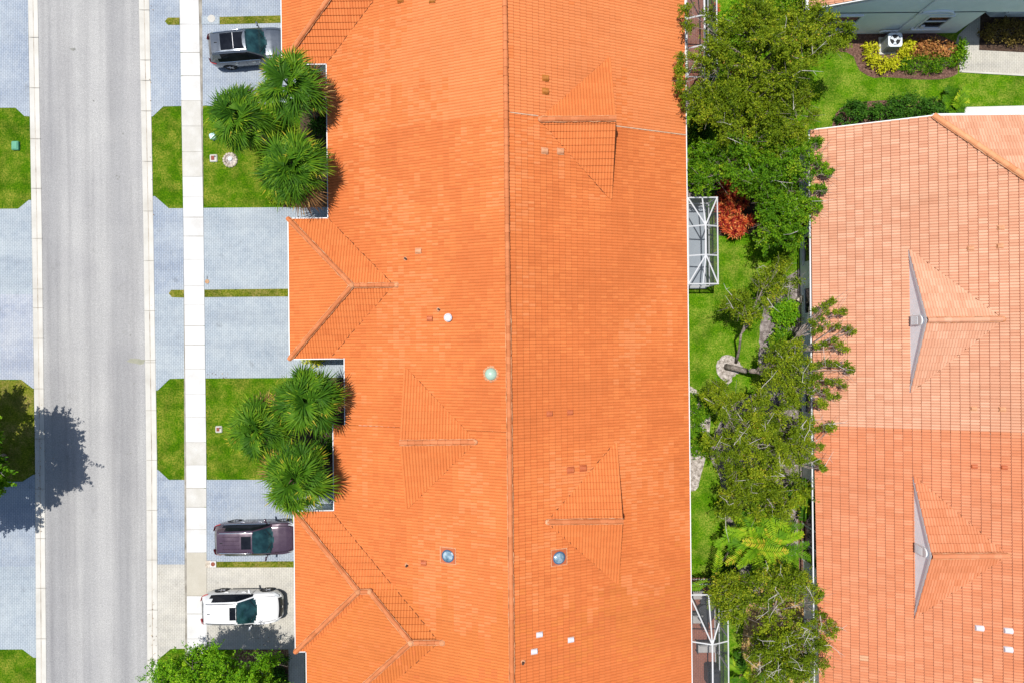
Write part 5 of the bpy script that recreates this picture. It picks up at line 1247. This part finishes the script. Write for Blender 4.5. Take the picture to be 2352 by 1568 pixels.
def ribbons(P0, dirs, nrm, L, w0, droop, segs=3):
    """strap blades: arrays of start, direction, up normal; returns quads that taper to the tip and droop"""
    N = len(P0); side = np.cross(dirs, nrm); side /= np.linalg.norm(side, axis=1)[:, None] + 1e-9
    prof = np.interp(np.linspace(0, 1, segs + 1), [0, .35, .75, 1], [.5, 1, .65, .05]); out = []
    prev = None
    for k in range(segs + 1):
        t = k / segs; c = P0 + dirs * (L * t)[:, None]; c = c.copy(); c[:, 2] -= droop * L * t * t
        h = (w0 * prof[k] * .5)[:, None] * side
        cur = (c - h, c + h)
        if prev is not None: out.append(np.stack([prev[0], prev[1], cur[1], cur[0]], axis=1))
        prev = cur
    return np.concatenate(out)
def per_blade(tones, segs): return np.tile(tones, segs)
def fan_palm(label, px, py, zc, R, seed, dead=4, n=30):
    x, y, _ = W(px, py, zc); r = empty('fan_palm', (x, y, 0), 0, label, 'palm tree', 'fan palms in the front gardens'); rs = np.random.default_rng(seed)
    m = MB(); m.tube([(0, 0, 0), (.05, .03, zc * .5), (0, 0, zc - .3), (0, 0, zc)], [.24, .19, .2, .12], 10)
    for k in range(40): t = k * 2.4; z = .4 + k * (zc - .8) / 40; m.tube([(.17 * math.cos(t), .17 * math.sin(t), z), (.3 * math.cos(t), .3 * math.sin(t), z + .22)], [.045, .02], 4)
    m.build('trunk', ['palm_trunk'], r)
    blades, stems, deadb, bt = [], MB(), [], []
    for i in range(n + dead):
        isdead = i >= n; f = (i + .5) / n if not isdead else .95
        a = i * 2.39996 + rs.uniform(-.6, .6)
        el = 1.25 - 1.35 * f ** .7 + rs.uniform(-.15, .15)
        if isdead: el = -.35; a = seed * 1.7 + i * .16
        pl = R * (.12 + .44 * f ** .55) * rs.uniform(.85, 1.12)
        d = np.array([math.cos(a) * math.cos(el), math.sin(a) * math.cos(el), math.sin(el)])
        hub = np.array([0, 0, zc]) + d * pl + np.array([0, 0, -.2 * pl * f])
        stems.tube([(0, 0, zc - .05), tuple(np.array([0, 0, zc]) + d * pl * .55 + np.array([0, 0, .05])), tuple(hub)], [.035, .024, .016], 4)
        el2 = (.75 if f < .12 else .15) - .4 * f + rs.uniform(-.22, .22)      # the blade nods beyond its stalk
        d2 = np.array([math.cos(a) * math.cos(el2), math.sin(a) * math.cos(el2), math.sin(el2)]); up = np.array([-math.cos(a) * math.sin(el2), -math.sin(a) * math.sin(el2), math.cos(el2)])
        roll = rs.uniform(-.6, .6); sd = np.cross(d2, up); up, sd = up * math.cos(roll) + sd * math.sin(roll), sd * math.cos(roll) - up * math.sin(roll)
        ns = 24; an = np.linspace(-1.95, 1.95, ns) + rs.uniform(-.03, .03, ns)
        dirs = np.cos(an)[:, None] * d2 + np.sin(an)[:, None] * sd + up * (.3 * np.abs(np.sin(an)))[:, None]
        dirs /= np.linalg.norm(dirs, axis=1)[:, None]
        Ls = R * (.52 - .15 * (np.abs(an) / 1.95) ** 1.5) * rs.uniform(.82, 1.12, ns) * rs.uniform(.78, 1.2)
        nr = np.tile(up, (ns, 1)) + sd[None] * np.where(np.arange(ns) % 2, .65, -.65)[:, None]
        q = ribbons(np.tile(hub, (ns, 1)), dirs, nr, Ls, np.full(ns, .088), rs.uniform(.08, .34, ns) + .16 * f, 3)
        (deadb if isdead else blades).append(q)
        if not isdead:
            t0 = rs.uniform(.05, .62)
            bt.append(np.concatenate([np.clip(t0 * .7 + rs.normal(size=ns) * .07, 0, .9), np.clip(t0 + rs.normal(size=ns) * .09, 0, .93), np.clip(t0 + .18 + rs.normal(size=ns) * .15 + .25 * (f > .8), 0, .99)]))
    stems.build('leaf_stems', ['leaf_palm'], r)
    quads('fronds', np.concatenate(blades), 'leaf_palm', r, np.concatenate(bt))
    if deadb: quads('dead_fronds', np.concatenate(deadb), 'leaf_dead', r)
    return r
fan_palm('fan palm touching the garage corner beside the steel grey car', 664, 198, 5.2, 2.15, 1, 6, 27)
fan_palm('fan palm by the pavement above the stone tree ring', 549, 272, 4.0, 2.2, 2, 3, 26)
fan_palm('full round fan palm against the house below two others', 672, 386, 5.3, 2.05, 3, 3, 38)
fan_palm('dense fan palm beside the stepped eave in the lower front garden', 706, 918, 5.3, 2.05, 4, 2, 36)
fan_palm('smaller fan palm on the lawn in the lower front garden', 588, 988, 3.9, 1.95, 5, 6, 30)
fan_palm('fan palm hanging over the nose of the plum coloured car', 678, 1098, 5.2, 2.2, 6, 3, 32)

def frond(blades, stems, tones, base, az, el, L, rs, pairs=17, lw=.085, ll=.46):
    tone0 = rs.uniform(.1, .95)
    p = np.array(base, float); d = np.array([math.cos(az) * math.cos(el), math.sin(az) * math.cos(el), math.sin(el)]); path = [p.copy()]
    for k in range(8):
        p = p + d * L / 8; d = d + np.array([0, 0, -.16]); d /= np.linalg.norm(d); path.append(p.copy())
    stems.tube([tuple(q) for q in path], [.022] + [.014] * 4 + [.008] * 4, 4)
    path = np.array(path); t = np.linspace(.18, 1, pairs) * 8; i0 = np.minimum(t.astype(int), 7); fr = t - i0
    P0 = path[i0] * (1 - fr)[:, None] + path[i0 + 1] * fr[:, None]; dd = path[i0 + 1] - path[i0]; dd /= np.linalg.norm(dd, axis=1)[:, None]
    sd = np.cross(dd, np.array([0, 0, 1.0])); sd /= np.linalg.norm(sd, axis=1)[:, None] + 1e-9; up = np.cross(sd, dd)
    for s in (1, -1):
        dr = dd * .75 + s * sd * .9 + up * .28 + rs.normal(size=dd.shape) * .06; dr /= np.linalg.norm(dr, axis=1)[:, None]
        ln = ll * np.interp(np.linspace(0, 1, pairs), [0, .3, .8, 1], [.7, 1, .75, .35]) * rs.uniform(.85, 1.1, pairs)
        tones.append(per_blade(np.clip(tone0 + rs.normal(size=pairs) * .1, 0, 1), 2)); blades.append(ribbons(P0, dr, up, ln, np.full(pairs, lw), .3 + rs.uniform(0, .2, pairs), 2))
def feather_palm(label, px, py, zc, n, L, seed, leaf='leaf_areca', spread=.5, name='feather_palm', group=None, stems_n=7):
    x, y, _ = W(px, py, 0); r = empty(name, (x, y, 0), 0, label, 'palm', group); rs = np.random.default_rng(seed); bl, st, tr, tn = [], MB(), MB(), []
    sp = [(rs.normal(0, spread), rs.normal(0, spread), zc * rs.uniform(.6, 1.05)) for _ in range(stems_n)]
    for q in sp: tr.tube([(q[0] * .4, q[1] * .4, 0), (q[0] * .8, q[1] * .8, q[2] * .6), q], [.06, .05, .035], 6)
    tr.build('stems', ['palm_trunk'], r)
    for i in range(n):
        q = sp[i % stems_n]; frond(bl, st, tn, q, i * 2.4 + rs.uniform(-.4, .4), rs.uniform(.25, 1.15), L * rs.uniform(.75, 1.15), rs)
    st.build('leaf_stems', [leaf], r); quads('fronds', np.concatenate(bl), leaf, r, np.concatenate(tn)); return r
feather_palm('feathery yellow green palm clump between the lawn and the right house', 1726, 1222, 2.3, 74, 1.9, 1, spread=1.05, stems_n=15)
feather_palm('dark feathery palm below the olive trees beside the right house', 1745, 1290, 1.2, 18, 1.3, 2, 'leaf_green', .4, stems_n=4)
feather_palm('low feathery palm at the bottom edge of the golden mulch', 1725, 1530, .9, 18, 1.4, 3, 'leaf_green', .3, stems_n=4)
feather_palm('low palm tuft under trees at the lower right house wall', 1828, 1125, 1.0, 14, 1.1, 4, 'leaf_green', .3, stems_n=3)
feather_palm('small bushy palm tuft on grass above the right house roof', 2185, 243, .35, 26, .95, 5, 'leaf_green', .15, 'palm_tuft', None, 3)

def bush(label, px, py, rx, ry, h, leaf, name='shrub', cat='shrub', group=None, n=26, per=70, L=.13, seed=0, wid=.6, rz=0):
    """rounded mass of leafy sprays standing on the ground; rx, ry half sizes in metres"""
    x, y, _ = W(px, py, 0); R = random.Random(seed + int(px)); r = empty(name, (x, y, 0), rz, label, cat, group); cs, rd = [], []
    m = MB()
    for k in range(n):
        t = R.uniform(0, 6.283); q = math.sqrt(R.random()); p = (rx * q * math.cos(t), ry * q * math.sin(t), h * (.35 + .5 * (1 - q * q) + R.uniform(-.08, .15)))
        cs.append(p); rd.append(R.uniform(.2, .34) * min(1, h + .35))
        m.tube([(p[0] * .3, p[1] * .3, 0), p], [.02, .008], 4)
    m.build('stems', ['bark'], r); V, tn = sprays([c_ + (q_,) for c_, q_ in zip(cs, rd)], max(5, per // 9), 11, L * .9, wid, .8); quads('foliage', V, leaf, r, tn)
    return r
bush('large dark green hedge above the roof edge of the right house', 2068, 262, 2.15, .8, 1.3, 'leaf_dark', 'hedge', 'hedge', None, 90, 110, .12)
bush('round dark glossy shrub at the corner above the right house roof', 1950, 272, .75, .75, 1.1, 'leaf_dark', n=30, per=120)
bush('yellow leaved shrub left of the air conditioner', 1998, 130, .42, .7, .5, 'leaf_yellow', group='yellow shrubs round the air conditioner', n=18, per=45, L=.16)
bush('yellow leaved shrub in front of the air conditioner', 2034, 152, .8, .38, .45, 'leaf_yellow', group='yellow shrubs round the air conditioner', n=20, per=45, L=.16)
bush('yellow leaved shrub right of the air conditioner', 2076, 118, .3, .55, .55, 'leaf_yellow', group='yellow shrubs round the air conditioner', n=18, per=45, L=.16)
bush('copper and orange leaved shrubs along the bed by the gable wall', 2132, 118, 1.55, .5, .5, 'leaf_copper', 'copper_shrub', n=52, per=45, L=.16)
bush('low grassy green plants at the front of the bed by the gable wall', 2125, 150, 1.7, .5, .45, 'leaf_green', 'border_plant', 'border plant', None, 64, 60, .22, 3, .18)
bush('green shrub at the bed corner beside the paved walk', 2196, 125, .3, .75, .6, 'leaf_green', n=20, per=70)
bush('brown and green hedge in the walled bed under the arched window', 2310, 80, 1.6, .65, .7, 'leaf_brown', 'hedge', 'hedge', None, 54, 80, .11)
bush('bright green shrub beside the upper half hidden air conditioner', 1602, 935, .6, .85, .9, 'leaf_green', n=40, per=110, L=.12)
bush('bright green shrub beside the lower half hidden air conditioner', 1600, 1010, .55, .9, .9, 'leaf_green', n=40, per=110, L=.12, seed=4)
bush('yellow green shrub peeping out below the garage eave', 722, 826, .55, .25, .6, 'leaf_yellow', n=16, per=60)
bush('low grey green shrub under the full round palm by the path', 655, 455, .9, .45, .5, 'leaf_olive', n=26, per=60)
bush('dark fern like shrub in the shade between palms and wall', 735, 290, .4, .8, .8, 'leaf_dark', n=20, per=80)
bush('dark shrub in shade between the lower palms and wall', 745, 1010, .45, .9, .8, 'leaf_dark', n=22, per=80)
bush('dark low shrub in the shaded mulch under the bottom tree', 640, 1555, .5, .6, .5, 'leaf_dark', n=22, per=80)
bush('small dark shrub on the pebbles beside the paved path', 655, 1508, .25, .25, .35, 'leaf_dark', n=8, per=60, L=.09)
bush('green shrub under the trees behind the top screen enclosure', 1610, 285, .6, 1.0, 1.2, 'leaf_dark', n=34, per=100)
bush('leafy shrub against the house wall above the middle enclosure', 1585, 405, .4, .6, 1.0, 'leaf_green', n=22, per=90, L=.15)
bush('light green bushy shrub in the grey mulch by the pointed hood', 1798, 718, .6, .75, 1.1, 'leaf_lime', n=36, per=100, L=.15)
bush('dark bushy shrub in the grey mulch below the light green one', 1785, 790, .65, .9, 1.0, 'leaf_green', n=36, per=100, L=.14)
bush('dark shrub in deep shade beside the right house eave', 1825, 500, .5, 1.0, 1.2, 'leaf_dark', n=30, per=90)
bush('dark shrub at the grass edge above the lower enclosure', 1660, 1310, .7, .5, .9, 'leaf_dark', n=30, per=80)
bush('dark green shrub under the trees at the top centre of the gardens', 1800, 30, 1.4, .9, 1.6, 'leaf_green', n=50, per=110)
bush('broad green shrub on the lawn under the large top tree', 1710, 60, 1.6, 1.3, 1.4, 'leaf_lime', n=60, per=110, L=.13)
# fallen leaves along the kerbs and paths
pts = []
for (cx, cy, sx, sy, k) in ((450, 1500, 40, 25, 60), (352, 1450, 8, 90, 45), (90, 1080, 10, 110, 90), (620, 1470, 60, 25, 60), (60, 1010, 40, 60, 60), (350, 300, 6, 250, 40), (700, 488, 40, 8, 40), (500, 860, 60, 6, 20)):
    for _ in range(k // 2): x, y, _z = W(random.gauss(cx, sx * .6), random.gauss(cy, sy * .6)); pts.append((x, y, .065))
V = leaf_cloud(pts, [.001] * len(pts), 1, .065, .6, 4); V[:, :, 2] = np.maximum(V[:, :, 2], .06)
tag(quads('fallen_leaves', V, 'leaf_dead'), kind='stuff')
# red strap-leaved plants
RED = [(1665, 392), (1682, 390), (1660, 418), (1676, 412), (1666, 436), (1690, 425), (1682, 450), (1664, 455), (1672, 472), (1688, 480), (1669, 492), (1660, 508), (1680, 508), (1697, 502), (1672, 524), (1690, 520), (1708, 512), (1720, 508), (1684, 535), (1702, 528), (1700, 440), (1706, 465), (1655, 478)]
proto = None
for i, (px, py) in enumerate(RED):
    zc = .75; x, y, _ = W(px, py, zc)
    if i < 3:
        r = empty('red_cordyline', (x, y, 0), 0, 'red and orange strap leaved plant in the clump beside the white screen enclosure', 'red plant', 'red leaved plants beside the enclosure')
        rs = np.random.default_rng(50 + i); n = 46; az = np.arange(n) * 2.39996; el = 1.25 - 1.35 * (np.arange(n) / n)
        d = np.stack([np.cos(az) * np.cos(el), np.sin(az) * np.cos(el), np.sin(el)], 1); up = np.stack([-np.cos(az) * np.sin(el), -np.sin(az) * np.sin(el), np.cos(el)], 1)
        q = ribbons(np.tile([0, 0, zc], (n, 1)).astype(float), d, up, rs.uniform(.36, .56, n), np.full(n, .1), rs.uniform(.15, .5, n), 3)
        quads('leaves', q, 'leaf_red', r, np.concatenate([rs.uniform(.0, .5, n), rs.uniform(.2, .8, n), rs.uniform(.5, 1, n)])); m = MB(); m.tube([(0, 0, 0), (.02, 0, zc)], .03, 6); m.build('stem', ['bark'], r)
        proto = (proto or []) + [r]
    else: copytree(proto[i % 3], (x, y, random.uniform(-.2, .25)), random.uniform(0, 6.28))
for px, py in ((1735, 505), (1640, 20), (1695, 160)): copytree(proto[0], W(px, py, .8)[:2] + (0,), random.uniform(0, 6), 'single red leaved plant showing through the tree leaves')
m = MB()
m.lathe((0, 0, 0), [(.4, 0), (.42, .12), (.3, .24), (.12, .3), (0, .31)], 9); o = thing1(m, 'boulder', ['stone'], W(612, 1537), 'pale boulder in the shaded mulch beneath the bottom tree', 'boulder')
o.scale = (1.0, .7, .9)
